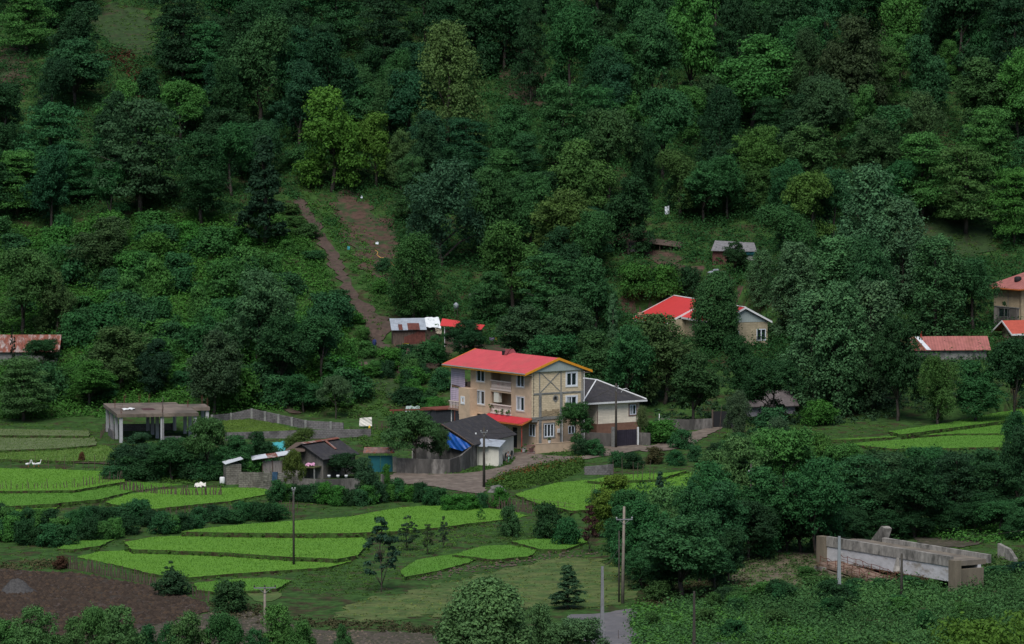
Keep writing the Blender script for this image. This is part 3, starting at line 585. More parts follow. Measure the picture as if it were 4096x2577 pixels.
mb = MB(); mb.prism([(x0 + .35, -.2, zt), (x1 - .35, -.2, zt), (x1 - .35, -.2, zEave + .06), (xm, -.2, zR - .1), (x0 + .35, -.2, zEave + .06)], (0, .12, 0)); mb.build('gable_cladding', m_gable, house)
mb = MB(); yv = 10.3
mb.prism([(xm - .9, yv - .55, zR - .28), (xm - .9, yv + .3, zR - .28), (xm + .1, yv - .1, zR + .5)], (0, 0, .06)); mb.slab((xm - .95, yv - .2, zR - .2), (xm + .3, yv - .9, zR + .0), (xm + .4, yv - .2, zR + .42), (xm - .55, yv + .25, zR + .42), .05)
mb.build('roof_vent', mat('vent_red', (.16, .03, .035), var=.2), roof)
MB().box(xm - .93, yv + .02, zR - .30, xm - .5, yv + .42, zR + .22).build('vent_opening', m_black, roof)
# side box, lower wing, veranda with striped awnings
mb = MB(); mb.box(-1.1, 11.9, 3.6, -.003, 14.4, 6.9); mb.box(-1.1, 9.4, 0, .6, 14.3, 3.59); mb.build('side_bay', m_stucco, house)
win(house, 'x', -1.1, 13.15, 5.05, 13.75, 5.75, -1, n=1, trim=mwt, fw=.12)
mb = MB(); mb.box(0, LB, 6.75, 4, LR - .2, 6.95); mb.box(-.4, 14.4, 3.9, 4, LR - .1, 4.15); mb.build('veranda_floor', mat('veranda_slab', (.22, .12, .085), var=.25), house)
mb = MB()
for x, y in ((0, LR - .3), (3.8, LR - .3)): mb = MB(); mb.tube([(x, y, 0), (x, y, 9.4)], .06, 6); mb.build('veranda_post', mwt, house)
mb = MB(); mb.tube([(-.35, 14.7, 6), (-.5, 14.9, 4.3), (-.35, 14.8, 2.3)], .04, 6); mb.build('veranda_post', mwt, house)
m_aw = mat('striped_cloth', (.50, .40, .50), var=.06, wave=('Z', 1.3, .35, .6), rough=.9)
for (ya, yb, za, zb, sk) in ((14.5, 17.6, 7.05, 9.15, .35), (15.6, 17.75, 4.5, 6.6, .1)):
    n = 24; V = []; F = []
    for j in range(2):
        for i in range(n + 1):
            for k in range(13):
                u = i / n; v = k / 12; y = ya + (yb - ya) * u; z = za + (zb - za) * v - (1 - u) * sk * (1 - v) + .06 * math.sin(u * 3.1)
                V.append((-.08 - .03 * math.sin(u * 19 + v * 2) - .1 * math.sin(v * 3.1) * math.sin(u * 3.1) + j * .02, y, z))
    q = (n + 1) * 13
    for j in range(2):
        for i in range(n):
            for k in range(12):
                a = j * q + i * 13 + k; F.append((a, a + 13, a + 14, a + 1) if j == 0 else (a, a + 1, a + 14, a + 13))
    mb = MB(); mb.v = V; mb.f = F; mb.build('awning', m_aw, house, True)
mb = MB()
for i in range(9): mb.tube([(-.3, 14.8 + i * .34, 4.15), (-.3, 14.8 + i * .34, 4.95)], [.05, .05], 5)
mb.box(-.36, 14.5, 4.95, -.24, LR - .2, 5.05); mb.build('railing', mat('balustrade_paint', (.60, .50, .45)), house)
mb = MB(); mb.box(.05, LB + .1, 7.0, 1.6, 14.2, 7.6); mb.box(.3, 14.3, 6.96, 2.6, 16.8, 7.3); mb.build('stored_goods', m_wood, house)
# red canopy over the entrance
mb = MB(); mb.slab((-1.5, -.1, 3.45), (.0, -.1, 4.05), (.0, 9.4, 4.05), (-1.5, 9.4, 3.45), .06); cn = mb.build('canopy', m_red2, house)
mb = MB(); mb.box(-1.56, -.1, 3.25, -1.503, 9.4, 3.43); mb.prism([(-1.5, -.16, 3.47), (0, -.16, 4.07), (0, -.16, 3.88), (-1.5, -.16, 3.27)], (0, .055, 0)); mb.build('canopy_trim', m_ora, cn)
for y in (.2, 4.6): mb = MB(); mb.tube([(-1.3, y, 0), (-1.3, y, 3.4)], .06, 6); mb.build('canopy_post', mat('red_post', (.28, .04, .03)), cn)
for x, z in ((4.42, 4.1), (7.66, 9.5)): mb = MB(); mb.tube([(x, -.17, 0), (x, -.17, z)], .05, 6); mb.build('drainpipe', mwt, house)
MB().box(3.72, -.22, 2.15, 4.05, -.085, 2.65).build('meter_box', mwt, house)
# foundation so nothing hovers
MB().box(-1.05, .1, -1.5, W - .1, LR - .5, -.02).build('foundation', m_conc, house)
# terrace wall in front
tw = thing('terrace_wall', hp, R(34), 'low beige terrace wall in front of the three storey house', 'wall')
mb = MB(); mb.box(-.75, -2.05, -.6, W + .3, -1.85, 1.12); mb.box(-.78, -2.08, 1.121, W + .33, -1.82, 1.17); mb.build('wall', m_stucco, tw)
mb = MB(); mb.box(-.75, -1.849, -.5, W, .0, .05); mb.build('terrace_slab', m_conc, tw)
mb = MB()
for i in range(12): mb.tube([(-1.9 + i * .09, -1.95, -.2), (-1.9 + i * .09, -1.95, 1.1)], .018, 4)
mb.box(-2.0, -1.98, .95, -.78, -1.92, 1.02); mb.box(-2.0, -1.98, .0, -.78, -1.92, .07); o = mb.build('garden_gate', mat('gate_pinkbrown', (.20, .09, .085)), None); o.location = hp; o.rotation_euler = (0, 0, R(34)); tag(o, 'low red brown barred garden gate beside the beige terrace wall', 'gate')
def local(o, p): return o.location + Matrix.Rotation(o.rotation_euler.z, 3, 'Z') @ Vector(p)
def pot(loc, lab, c=(.05, .11, .03), mm=None, s=1.):
    t = thing('flower_pot', loc, 0, lab, 'flower pot', 'flower pots on the terrace')
    mb = MB(); mb.tube([(0, 0, 0), (0, 0, .3 * s)], [.14 * s, .2 * s], 8); mb.build('pot', mm or mwt, t)
    V, F, var, C = crown(int(loc.x * 50) % 999, 'bush', .5 * s, .6 * s, 5, 24, .07); o = link(npmesh('plant', V, F, LEAF, var), 'plant', t); o.location = (0, 0, .25 * s); o.color = (*c, 1)
pot(local(house, (1.3, -1.95, 1.17)), 'white square pot standing on the beige terrace wall')
pot(local(house, (-1.0, .3, .05)), 'large white pot with spiky plant left of the red canopy post', s=1.6)
pot(local(house, (-.5, -.7, .05)), 'dark pot with leafy plant right of the red canopy post', mm=m_black, s=1.6)
# ---------------------------------------------------------------- hipped dark roof house
p2 = ground(2387, 1768)
h2 = thing('bungalow', p2, R(34), 'cream bungalow with dark hipped roof and white roof edges behind metal gate', 'house')
mb = MB(); mb.wall('y', 0, 0, 6.4, 2.2, 4.9, [(4.95, 3.1, 5.95, 4.35)], t=.2); mb.box(0, .21, 2.2, .2, 2.6, 4.9); mb.box(6.2, .21, 2.2, 6.4, 9, 4.9); mb.box(-1.9, 2.6, 2.2, .19, 2.8, 4.9); mb.box(-1.9, 2.81, 2.2, -1.7, 9, 4.9); mb.box(-1.9, 9.01, -.5, 6.4, 9.2, 4.9); mb.build('wall', m_cream, h2)
mb = MB(); mb.box(-.03, -.03, -1, 6.43, 2.6, 2.19); mb.box(-1.93, 2.61, -1, 6.43, 9, 2.19); mb.build('plinth', m_brown, h2)
mb = MB(); mb.box(.02, -.03, 2.2, .14, -.003, 4.9); mb.box(4.6 + 1.6, -.03, 2.2, 6.3, -.003, 4.9); mb.build('pilaster', mat('brown_strip', (.17, .10, .08)), h2)
win(h2, 'y', 0, 4.95, 3.1, 5.95, 4.35, -1, trim=mat('brown_strip', (.17, .10, .08)), curtain=0); win(h2, 'y', 2.6, -1.5, 2.6, -.7, 4.1, -1, trim=mat('brown_strip', (.17, .10, .08)))
A = [(-2.6, -.6, 4.95), (7.1, -.6, 4.95), (7.1, 10.2, 4.95), (-2.6, 10.2, 4.95)]; r0_ = (2.25, 3.3, 7.3); r1_ = (2.25, 6.0, 7.3)
mb = MB(); mb.prism([A[0], A[1], r0_], (0, 0, -.05)); mb.prism([A[1], A[2], r1_, r0_], (0, 0, -.05)); mb.prism([A[2], A[3], r1_], (0, 0, -.05)); mb.prism([A[3], A[0], r0_, r1_], (0, 0, -.05)); rf = mb.build('roof', m_dark, h2)
mb = MB()
for a, b in ((A[0], r0_), (A[1], r0_), (A[2], r1_), (A[3], r1_), (r0_, r1_)): mb.tube([Vector(a) + Vector((0, 0, .06)), Vector(b) + Vector((0, 0, .08))], .085, 6)
mb.build('hip_cap', mwt, rf)
mb = MB(); mb.box(-2.68, -.68, 4.72, 7.18, -.603, 4.93); mb.box(-2.68, -.6, 4.72, -2.603, 10.2, 4.93); mb.box(7.103, -.6, 4.72, 7.18, 10.2, 4.93); mb.box(-2.6, -.59, 4.8, 7.1, -.003, 4.85); mb.build('fascia', mwt, rf)
mb = MB(); mb.tube([(4.1, .6, 5.9), (4.25, .3, 6.35), (4.6, .1, 6.4), (4.8, 0, 6.2)], .035, 5); mb.build('pipe_bend', mwt, rf)
# ---------------------------------------------------------------- generic gabled building: ridge along local X
def gabled(name, px, rot, L, Wd, zE_, rise_, wallm, roofm, label, cat='house', ox=.4, oy=.4, holes_e=(), holes_g=(), doors=(), trim=None, skip_roof=False, t=.07, loc=None, base=1.5):
    p = loc or ground(*px); o = thing(name, p, R(rot), label, cat)
    mb = MB(); mb.wall('y', 0, 0, L, -base, zE_, [h[:4] for h in holes_e], t=.2); mb.wall('x', 0, .2, Wd - .2, -base, zE_, [h[:4] for h in holes_g], t=.2)
    mb.box(0, Wd - .2, -base, L, Wd, zE_); mb.box(L - .2, .2, -base, L, Wd - .2, zE_)
    for x in (0, L - .2): mb.prism([(x, 0, zE_), (x, Wd, zE_), (x, Wd / 2, zE_ + rise_ - .03)], (.2, 0, 0))
    mb.build('wall', wallm, o)
    k = rise_ / (Wd / 2); ze = zE_ - k * oy + .05; zr = zE_ + rise_ + .05
    mb = MB(); mb.slab((-ox, -oy, ze), (L + ox, -oy, ze), (L + ox, Wd / 2, zr), (-ox, Wd / 2, zr), t); mb.slab((-ox, Wd / 2, zr), (L + ox, Wd / 2, zr), (L + ox, Wd + oy, ze), (-ox, Wd + oy, ze), t)
    r = mb.build('roof', roofm, o)
    if trim:
        mb = MB(); mb.box(-ox, -oy - .06, ze - .22, L + ox, -oy - .003, ze + .02)
        for x in (-ox - .06, L + ox + .003):
            mb.prism([(x, -oy, ze + .03), (x, Wd / 2, zr + .05), (x, Wd / 2, zr - .2), (x, -oy, ze - .22)], (.057, 0, 0)); mb.prism([(x, Wd + oy, ze + .03), (x, Wd / 2, zr + .05), (x, Wd / 2, zr - .2), (x, Wd + oy, ze - .22)], (.057, 0, 0))
        mb.build('verge_trim', trim, r)
    for h in holes_e: win(o, 'y', 0, *h[:4], -1, **(h[4] if len(h) > 4 else {}))
    for h in holes_g: win(o, 'x', 0, *h[:4], -1, **(h[4] if len(h) > 4 else {}))
    o['dims'] = (L, Wd, ze, zr); return o, r
cot, r = gabled('cottage', (1888, 1868), 70, 14.4, 7.6, 2.75, 2.2, m_white, m_dark, 'low white cottage with dark corrugated gable roof in front of the tall house', ox=.3, oy=.35)
mb = MB()
for i in range(30):
    y = .02 + i * .25; z = 2.72 + (min(y, 7.6 - y)) * .575; mb.box(-.05, y, -1, -.003, y + .245, min(z, 2.7 + 2.1))
mb.build('rendered_gable', m_cwall, cot)
mb = MB(); mb.tube([(-.3, -.3, 2.62), (-.32, 1.7, 3.85), (-.34, 3.8, 5.02)], [.09, .09, .09], 6); mb.build('verge_board', m_wood, r)
def cloth(name, a, b, c, d, mm, par=None, n=14, amp=.12, seed=0, loc=None, rz=0):
    rs = random.Random(seed); ph = [rs.uniform(0, 6) for _ in range(4)]; a, b, c, d = map(Vector, (a, b, c, d)); nn = (b - a).cross(d - a).normalized(); V = []; F = []
    for s in range(2):
        for i in range(n + 1):
            for j in range(n + 1):
                u = i / n; v = j / n; p = a.lerp(b, u).lerp(d.lerp(c, u), v); w_ = amp * (math.sin(u * 11 + ph[0] + 3 * v) * .5 + math.sin(v * 7 + ph[1] + 4 * u) * .5 + .5 * math.sin((u + v) * 17 + ph[2]))
                V.append(tuple(p + nn * (w_ + s * .02)))
    q = (n + 1) ** 2
    for s in range(2):
        for i in range(n):
            for j in range(n):
                k = s * q + i * (n + 1) + j; f = (k, k + n + 1, k + n + 2, k + 1); F.append(f if s == 0 else f[::-1])
    mb = MB(); mb.v = V; mb.f = F; return mb.build(name, mm, par, True, loc, rz)
o = cloth('tarpaulin', (-.5, -.1, 2.55), (-.45, 2.9, 4.2), (-.7, 3.4, 2.5), (-.6, 1.0, 1.9), m_blue, None, seed=3, amp=.1, loc=cot.location, rz=R(70)); tag(o, 'bright blue tarpaulin hanging below the dark roof edge of the white cottage', 'tarpaulin')
an = thing('outhouse', local(cot, (2.1, -2.6, 0)), R(70), 'white box shaped outhouse with grey tin canopy built against the cottage', 'outhouse')
MB().box(0, 0, -1, 1.3, 2.55, 2.25).build('wall', m_white, an)
mb = MB(); mb.slab((-.7, 1.2, 2.3), (1.5, 1.2, 3.0), (1.5, 2.8, 3.05), (-.7, 2.8, 2.35), .04); mb.slab((-.4, -.3, 2.3), (1.6, -.3, 2.9), (1.6, 1.25, 3.0), (-.4, 1.25, 2.4), .04); mb.build('canopy', m_tin, an)
o = MB().box(0, 0, 0, 1.2, .04, .6); 
# ---------------------------------------------------------------- low grey house on the left
sm, r = gabled('cottage', (1293, 1916), 60, 7.0, 5.4, 2.45, 1.5, m_cwall, m_dark, 'small grey cottage with dark gable roof and rusty tin strip along the ridge', ox=.5, oy=.35)
mb = MB(); mb.slab((-.55, 2.3, 4.02), (7.4, 2.3, 4.02), (7.4, 2.72, 4.14), (-.55, 2.72, 4.14), .03); mb.slab((4.0, .9, 3.1), (4.5, .9, 3.1), (4.5, 2.29, 3.98), (4.0, 2.29, 3.98), .03); mb.build('tin_strip', m_rust, r)
ls = thing('lean_to_shed', ground(1048, 1925), R(8), 'grey plank lean to with slanting tin roof left of the ivy tree', 'shed')
mb = MB(); mb.box(.1, 0, -.5, 2.3, .15, 2.35); mb.box(2.3, .0, -.5, 4.4, .1, 1.2); mb.build('wall', mat('grey_plank', (.17, .15, .14), var=.4, scale=2, stretch=(3, 3, .4)), ls)
for x in (.05, 1.2, 2.35, 3.4): mb = MB(); mb.tube([(x, -.1, -.5), (x, -.1, 2.5)], .05, 5); mb.build('post', m_wood, ls)
mb = MB(); mb.slab((-1.2, -.5, 2.5), (3.9, -.5, 3.15), (3.9, 2.2, 3.35), (-1.2, 2.2, 2.7), .04); mb.build('roof', m_rust, ls); mb = MB(); mb.slab((2.4, 2.21, 3.0), (5.2, 2.21, 3.2), (5.6, 4.6, 4.1), (4.4, 4.6, 4.0), .05); mb.build('upper_roof', m_wood, ls)
mb = MB(); mb.slab((-1.2, -.55, 2.53), (.6, -.55, 2.78), (.6, 2.1, 2.97), (-1.2, 2.1, 2.72), .03); mb.slab((1.8, -.55, 2.93), (3.8, -.55, 3.19), (3.8, 2.1, 3.38), (1.8, 2.1, 3.12), .03); mb.build('tin_sheet', m_tinw, ls)
hb = thing('block_hut', ground(905, 1940), R(12), 'narrow grey block hut with one slanting tin roof at the wall end', 'hut')
MB().box(0, 0, -.5, 1.75, 2.2, 2.35).build('wall', m_bwall2, hb); mb = MB(); mb.slab((-.15, -.25, 2.42), (1.95, -.25, 3.0), (1.95, 2.4, 3.05), (-.15, 2.4, 2.47), .05); mb.build('roof', m_tinw, hb)
# ---------------------------------------------------------------- walls along ground lines
def wallpx(pts, h, t, m, label, name='block_wall', cat='wall', cap=None, posts=None, top=None):
    g = [ground(*p) if not isinstance(p, Vector) else p for p in pts]; root = thing(name, g[0], 0, label, cat); o0 = g[0]
    hs = h if hasattr(h, '__len__') else [h] * len(g)
    mb = MB(); mc = MB(); mp = MB()
    for i in range(len(g) - 1):
        a, b = g[i], g[i + 1]; n = max(1, int((b - a).length / 1.5))
        for j in range(n):
            p = a.lerp(b, j / n); q = a.lerp(b, (j + 1) / n); h0 = hs[i] + (hs[i + 1] - hs[i]) * j / n; h1 = hs[i] + (hs[i + 1] - hs[i]) * (j + 1) / n
            p.z = a.z + (b.z - a.z) * j / n; q.z = a.z + (b.z - a.z) * (j + 1) / n
            nrm = Vector((-(q - p).y, (q - p).x, 0)).normalized() * t
            P = p - o0; Q = q - o0
            mb.prism([(P.x, P.y, P.z - .8), (Q.x, Q.y, Q.z - .8), (Q.x, Q.y, Q.z + h1), (P.x, P.y, P.z + h0)], nrm)
            if cap:
                mc.prism([(P.x, P.y, P.z + h0 + .002), (Q.x, Q.y, Q.z + h1 + .002), (Q.x, Q.y, Q.z + h1 + .07), (P.x, P.y, P.z + h0 + .07)], nrm * 1.1)
            if posts and (j % posts == 0): mp.box(P.x - .14, P.y - .16, P.z - .8, P.x + .14, P.y + .1 + t, P.z + h0 + .06)
    mb.build('wall', m, root)
    if cap: mc.build('coping', cap, root)
    if posts: mp.build('pilaster', m_conc, root)
    return root
wallpx([(848, 1690), (925, 1684), (1007, 1672), (1222, 1716), (1373, 1722)], [.9, .95, 1.15, 1.05, .95], .2, m_bwall, 'grey block wall running behind the yard right of the concrete frame', posts=2)
wallpx([(900, 1762), (1200, 1756), (1484, 1748)], [.95, 1.05, 1.0], .2, m_bwall, 'long low dark block wall in front of the grassy yard')
wallpx([(955, 1950), (1020, 1956), (1110, 1962), (1200, 1976)], [1.75, 1.9, 2.05, 2.0], .25, m_bwall2, 'old block wall with stone footing left of the ivy tree')
wallpx([(1202, 1978), (1300, 1980), (1440, 1968)], [1.8, 1.75, 1.55], .2, m_cwall, 'streaked concrete wall in front of the small grey cottage', name='concrete_wall')
wallpx([(1528, 1938), (1556, 1934)], 1.15, .2, m_cwall, 'short stained concrete wall stub beside the road', name='concrete_wall')
wallpx([(1586, 1893), (1700, 1897), (1800, 1897), (1845, 1886)], [1.8, 1.75, 1.7, 1.85], .22, m_cwall, 'stained concrete wall between teal gate and white cottage', name='concrete_wall')
wallpx([(1845, 1886), (1910, 1862)], [1.85, 2.75], .22, m_cwall, 'tall rough concrete wall end joining the white cottage', name='concrete_wall')
wallpx([(2325, 1782), (2452, 1789)], 1.65, .25, m_cwall, 'concrete wall between the tall house and the metal gate', name='concrete_wall')
wallpx([(2552, 1780), (2600, 1782)], 1.5, .3, m_cwall, 'mossy concrete wall right of the metal gate', name='concrete_wall')
wallpx([(2632, 1722), (2756, 1722), (2850, 1716)], [1.5, 1.35, 1.3], .2, m_cwall, 'grey concrete wall at the bend of the dirt track', name='concrete_wall')
wallpx([(2338, 1900), (2455, 1900)], [.95, 1.25], .2, m_bwall, 'dark retaining wall of blocks above the middle rice field', name='retaining_wall')
# metal gate and its posts
gp = ground(2456, 1790); gq = ground(2552, 1782); ang = math.atan2(gq.y - gp.y, gq.x - gp.x); Lg = (gq - gp).length
gt = thing('metal_gate', gp, ang, 'dark brown double metal gate beside the cream bungalow', 'gate')
for s in (0, 1):
    mb = MB(); x0 = .25 + s * (Lg - .4) / 2; x1 = x0 + (Lg - .45) / 2; mb.box(x0, 0, .08, x1, .05, 2.1)
    for i in range(9): mb.box(x0 + .06 + i * (x1 - x0) / 9, -.03, .15, x0 + .1 + i * (x1 - x0) / 9, -.002, 2.05)
    mb.build('gate_leaf', m_gate, gt)
MB().box(-.25, -.1, -.5, .15, .25, 2.5).build('pillar', m_conc, gt); MB().box(Lg - .1, -.1, -.5, Lg + .06, .1, 2.35).build('post', mwt, gt)
gp = ground(2853, 1712); gt = thing('metal_gate', gp, R(8), 'black metal gate at the end of the dirt track', 'gate'); mb = MB(); mb.box(0, 0, -.2, 2.6, .06, 2.1); mb.build('gate_leaf', m_black, gt); MB().box(-.2, -.05, -.4, -.01, .15, 2.3).build('post', m_wood, gt)
# teal gate
gp = ground(1473, 1891); gt = thing('teal_gate', gp, R(3), 'teal painted metal gate under a little rusty tiled roof', 'gate')
mb = MB(); mb.box(0, 0, .03, 1.42, .06, 2.0); mb.box(1.46, 0, .03, 2.85, .06, 2.0)
for i in range(12): mb.box(.05 + i * .24, .01, 2.0, .09 + i * .24, .05, 2.35)
mb.box(0, 0, 2.35, 2.85, .06, 2.42); mb.build('gate_leaf', m_teal, gt)
mb = MB(); mb.slab((-.6, -.5, 2.42), (3.1, -.5, 2.42), (2.9, .6, 2.95), (-.45, .6, 2.95), .1); mb.build('roof', mat('mossy_tile', (.14, .09, .08), var=.4, scale=3, col2=(.24, .07, .03), thr=.58), gt)
MB().box(2.88, -.15, -.5, 3.3, .3, 1.85).build('pillar', mat('pillar_pale', (.24, .22, .19), var=.3), gt)
# ---------------------------------------------------------------- unfinished concrete frame
fp = ground(475, 1772); fr_ = thing('concrete_frame', fp, R(11), 'unfinished concrete frame with flat roof slab on tall columns', 'unfinished building')
mb = MB(); mb.prism([(-.2, -.2, 3.15), (9.9, -.2, 3.15), (9.9, 7.5, 3.15), (12.3, 7.5, 3.15), (12.3, 12.5, 3.15), (9.0, 12.5, 3.15), (9.0, 15.5, 3.15), (-.2, 15.5, 3.15)], (0, 0, .42)); mb.build('roof_slab', mat('slab_top', (.165, .13, .105), var=.3, scale=.5, col2=(.09, .075, .06), thr=.5, rough=.95), fr_)
m_col = mat('column_concrete', (.34, .34, .35), var=.15, scale=2)
for x, y in ((.1, 0), (.1, 5), (.1, 10), (.1, 15), (5.2, 0), (5.2, 5), (5.2, 10), (5.2, 15), (9.3, 0), (9.3, 5), (9.3, 10), (8.6, 15), (11.8, 7.7), (11.8, 12)):
    MB().box(x, y, -1, x + .4, y + .4, 3.147).build('column', m_col, fr_)
mb = MB()
for x, y in ((.3, .1), (2.4, 15.2), (5.4, .1), (5.5, 15), (9.5, 7.8), (11.9, 12.2), (12.0, 7.9), (.4, 8), (4.3, 15.2)):
    for k in range(4): mb.tube([(x + .1 * (k % 2), y + .1 * (k // 2), 3.57), (x + .1 * (k % 2) + rnd.uniform(-.1, .1), y + .1 * (k // 2), 4.4 + rnd.uniform(-.1, .5))], .014, 4)
mb.build('rebar', m_rust2, fr_)
cloth('plastic_sheet', (1.2, 5.0, 3.66), (2.6, 5.0, 3.66), (2.7, 6.2, 3.7), (1.0, 5.9, 3.75), mwt, fr_, amp=.06, seed=5)
MB().box(3.6, 4.5, 3.575, 5.1, 7.2, 3.60).build('stain_board', mat('dark_red_board', (.07, .03, .03)), fr_)
mb = MB(); mb.box(-.2, 4.9, -1, .0, 10.3, .9); mb.box(.02, 15.4, -1, 9, 15.6, .9); mb.build('infill_wall', m_bwall, fr_)
m = MB(); m.box(0, .52, -1, 2.4, .7, .55); o = m.build('retaining_wall', m_conc, None, loc=local(fr_, (5.5, 1.5, 0))); tag(o, 'low grey block wall stub inside the concrete frame', 'wall')
# ---------------------------------------------------------------- sheds
s1 = thing('tin_shed', ground(1572, 1380), R(6), 'old plank shed with patched grey and rusty tin roof', 'shed')
mb = MB(); mb.box(0, 0, -.8, 1.0, .12, 2.0); mb.box(1.0, .02, -.8, 4.4, .14, 2.0); mb.box(4.28, .14, -.8, 4.4, 2.6, 2.0); mb.box(0, .12, -.8, .12, 2.6, 2.0); mb.box(.12, 2.5, -.8, 4.28, 2.6, 2.4); mb.build('wall', m_wood, s1)
mb = MB()
for i in range(12): mb.box(1.5 + i * .235, -.03, -.1 + rnd.uniform(0, .2), 1.5 + i * .235 + .22, .015, 1.1 + .07 * i + rnd.uniform(-.05, .15) + (.2 if i > 6 else 0))
mb.build('rusty_panel', m_rust2, s1)
mb = MB(); k = [0, 1.05, 1.9, 2.9, 3.9, 4.75]; r_ = MB()
for i in range(5):
    mb.slab((k[i] - .25 + .005, -.35 + rnd.uniform(-.05, .05), 2.0 + .01 * i), (k[i + 1] - .25, -.35, 2.0 + .01 * i), (k[i + 1] - .25, 2.9, 3.35 + .01 * i), (k[i] - .25, 2.9, 3.35 + .01 * i), .03)
rr = mb.build('roof', m_tin, s1)
for a, b in ((.75, 1.3), (2.0, 3.6)): r_.slab((a, -.38, 2.06), (b, -.38, 2.06), (b, .9 + (b - a) * .3, 2.62 + (b - a) * .12), (a, .9 + (b - a) * .3, 2.62 + (b - a) * .12), .02)
r_.build('rusty_patch', m_rust2, rr)
s2 = thing('tin_shed', ground(1708, 1365), R(6), 'tiny shed under torn white sheets between tin shed and red roofed shed', 'shed')
mb = MB(); mb.box(0, .3, -.8, 1.8, 2.5, 1.8); mb.build('wall', m_wood, s2)
cloth('roof_sheet', (-.15, -.2, 1.9), (1.9, -.2, 1.75), (1.8, 2.5, 3.05), (-.15, 2.5, 3.0), mat('white_sheet', (.60, .62, .64), var=.1, scale=1.2, col2=(.03, .03, .03), thr=.64, stretch=(2, .8, 1)), s2, amp=.07, seed=8)
cloth('hanging_sheet', (1.1, -.25, 1.75), (2.0, -.25, 1.6), (1.9, -.2, .9), (1.2, -.2, 1.1), mat('beige_sheet', (.42, .36, .28), var=.2), s2, amp=.06, seed=9)
s3 = thing('red_roofed_shed', ground(1772, 1392), R(-14), 'dark plank shed with long sloping red sheet roof', 'shed')
mb = MB(); mb.box(.1, .1, -.8, 4.8, 2.2, 2.7); mb.build('wall', m_wood, s3); mb = MB(); mb.slab((-.3, -.5, 3.05), (5.4, -.5, 2.6), (5.2, 2.3, 3.0), (-.7, 2.3, 3.8), .06); mb.build('roof', m_red3, s3)
for x in (.35, 2.6): mb = MB(); mb.tube([(x, -.5, -.8), (x, -.5, 2.85)], .05, 5); mb.build('post', mwt, s3)
rs_, r = gabled('rusty_roofed_shed', (118, 1458), 0, 9.8, 5.6, 1.9, 1.8, m_conc, m_rust, 'grey shed with streaky rust and white tin roof at far left', 'shed', loc=ground(118, 1458) + Vector((-6.2, 0, 0)))
pk, r = gabled('barn', (3660, 1440), 4, 9.6, 5.0, 1.5, 1.4, m_conc, m_pink, 'grey barn with faded pink red tin roof among the right hand trees', 'barn', ox=.5)
mb = MB(); mb.slab((-.5, -.41, 1.36), (1.3, -.41, 1.36), (.9, 2.4, 2.92), (-.5, 2.4, 2.92), .02); mb.build('roof_patch', m_rust, r)
mb = MB(); mb.slab((1.5, -.43, 1.37), (2.1, -.43, 1.37), (.9, 2.4, 2.94), (.3, 2.4, 2.94), .02); mb.build('pale_strip', m_tinw, r)
mb = MB(); mb.tube([(1.2, 2.5, 2.9), (1.2, 2.5, 3.6)], .12, 6); mb.build('chimney', mat('red_chimney', (.35, .04, .03)), r)
# right red roofed house: long ridge along local Y, wide rear part
rp = ground(2885, 1392)
rh = thing('village_house', rp, R(20), 'beige house with bright red roof and white edges behind a round tree', 'house')
mb = MB(); mb.wall('y', 0, 0, 6.7, -2, 3.35, [(1.2, .75, 2.55, 2.3), (5.1, .85, 6.45, 2.4)], t=.2); mb.wall('x', 0, .2, 12.8, -2, 3.35, [(2.2, .9, 5.0, 2.4)], t=.2); mb.box(6.5, .2, -2, 6.7, 25, 3.35); mb.box(-2.4, 12.8, -2, 0, 13.0, 3.0); mb.box(-2.4, 13, -2, -2.2, 25, 3.0); mb.box(-2.2, 24.8, -2, 6.5, 25, 3.2)
mb.build('wall', m_bwall2 and mat('beige_block', (.36, .30, .20), var=.2, scale=1.5, wave=('block', .5, .22, .02, .7)), rh)
win(rh, 'y', 0, 1.2, .75, 2.55, 2.3); win(rh, 'y', 0, 5.1, .85, 6.45, 2.4); win(rh, 'x', 0, 2.2, .9, 5.0, 2.4, n=2)
mb = MB(); zr = 5.35; xm = 3.35
mb.slab((-.5, -.4, 3.35), (xm, -.4, zr), (xm, 13, zr), (-.5, 13, 3.35), .07); mb.slab((xm, -.4, zr), (7.2, -.4, 3.35), (7.2, 25.4, 3.35), (xm, 25.4, zr), .07); mb.slab((-2.9, 13.01, 2.4), (xm, 13.01, zr + .02), (xm, 25.4, zr + .02), (-2.9, 25.4, 2.4), .07)
r = mb.build('roof', m_red3, rh)
mb = MB()
for (xa, za, xb, zb, y) in ((-.5, 3.35, xm, zr, -.46), (xm, zr, 7.2, 3.35, -.46), (-2.9, 2.4, xm, zr, 12.95), (-2.9, 2.4, xm, zr, 25.42)): mb.prism([(xa, y, za + .09), (xb, y, zb + .09), (xb, y, zb - .17), (xa, y, za - .17)], (0, .055, 0))
mb.box(-.56, -.4, 3.08, -.505, 13, 3.33); mb.box(-2.96, 13, 2.1, -2.905, 25.4, 2.38); mb.tube([(xm, -.4, zr + .05), (xm, 25.4, zr + .07)], .1, 5); mb.build('white_edge', mwt, r)
mb = MB(); mb.prism([(0, -.03, 3.36), (6.7, -.03, 3.36), (xm, -.03, 5.15)], (0, .1, 0)); mb.build('gable_cladding', m_gable, rh)
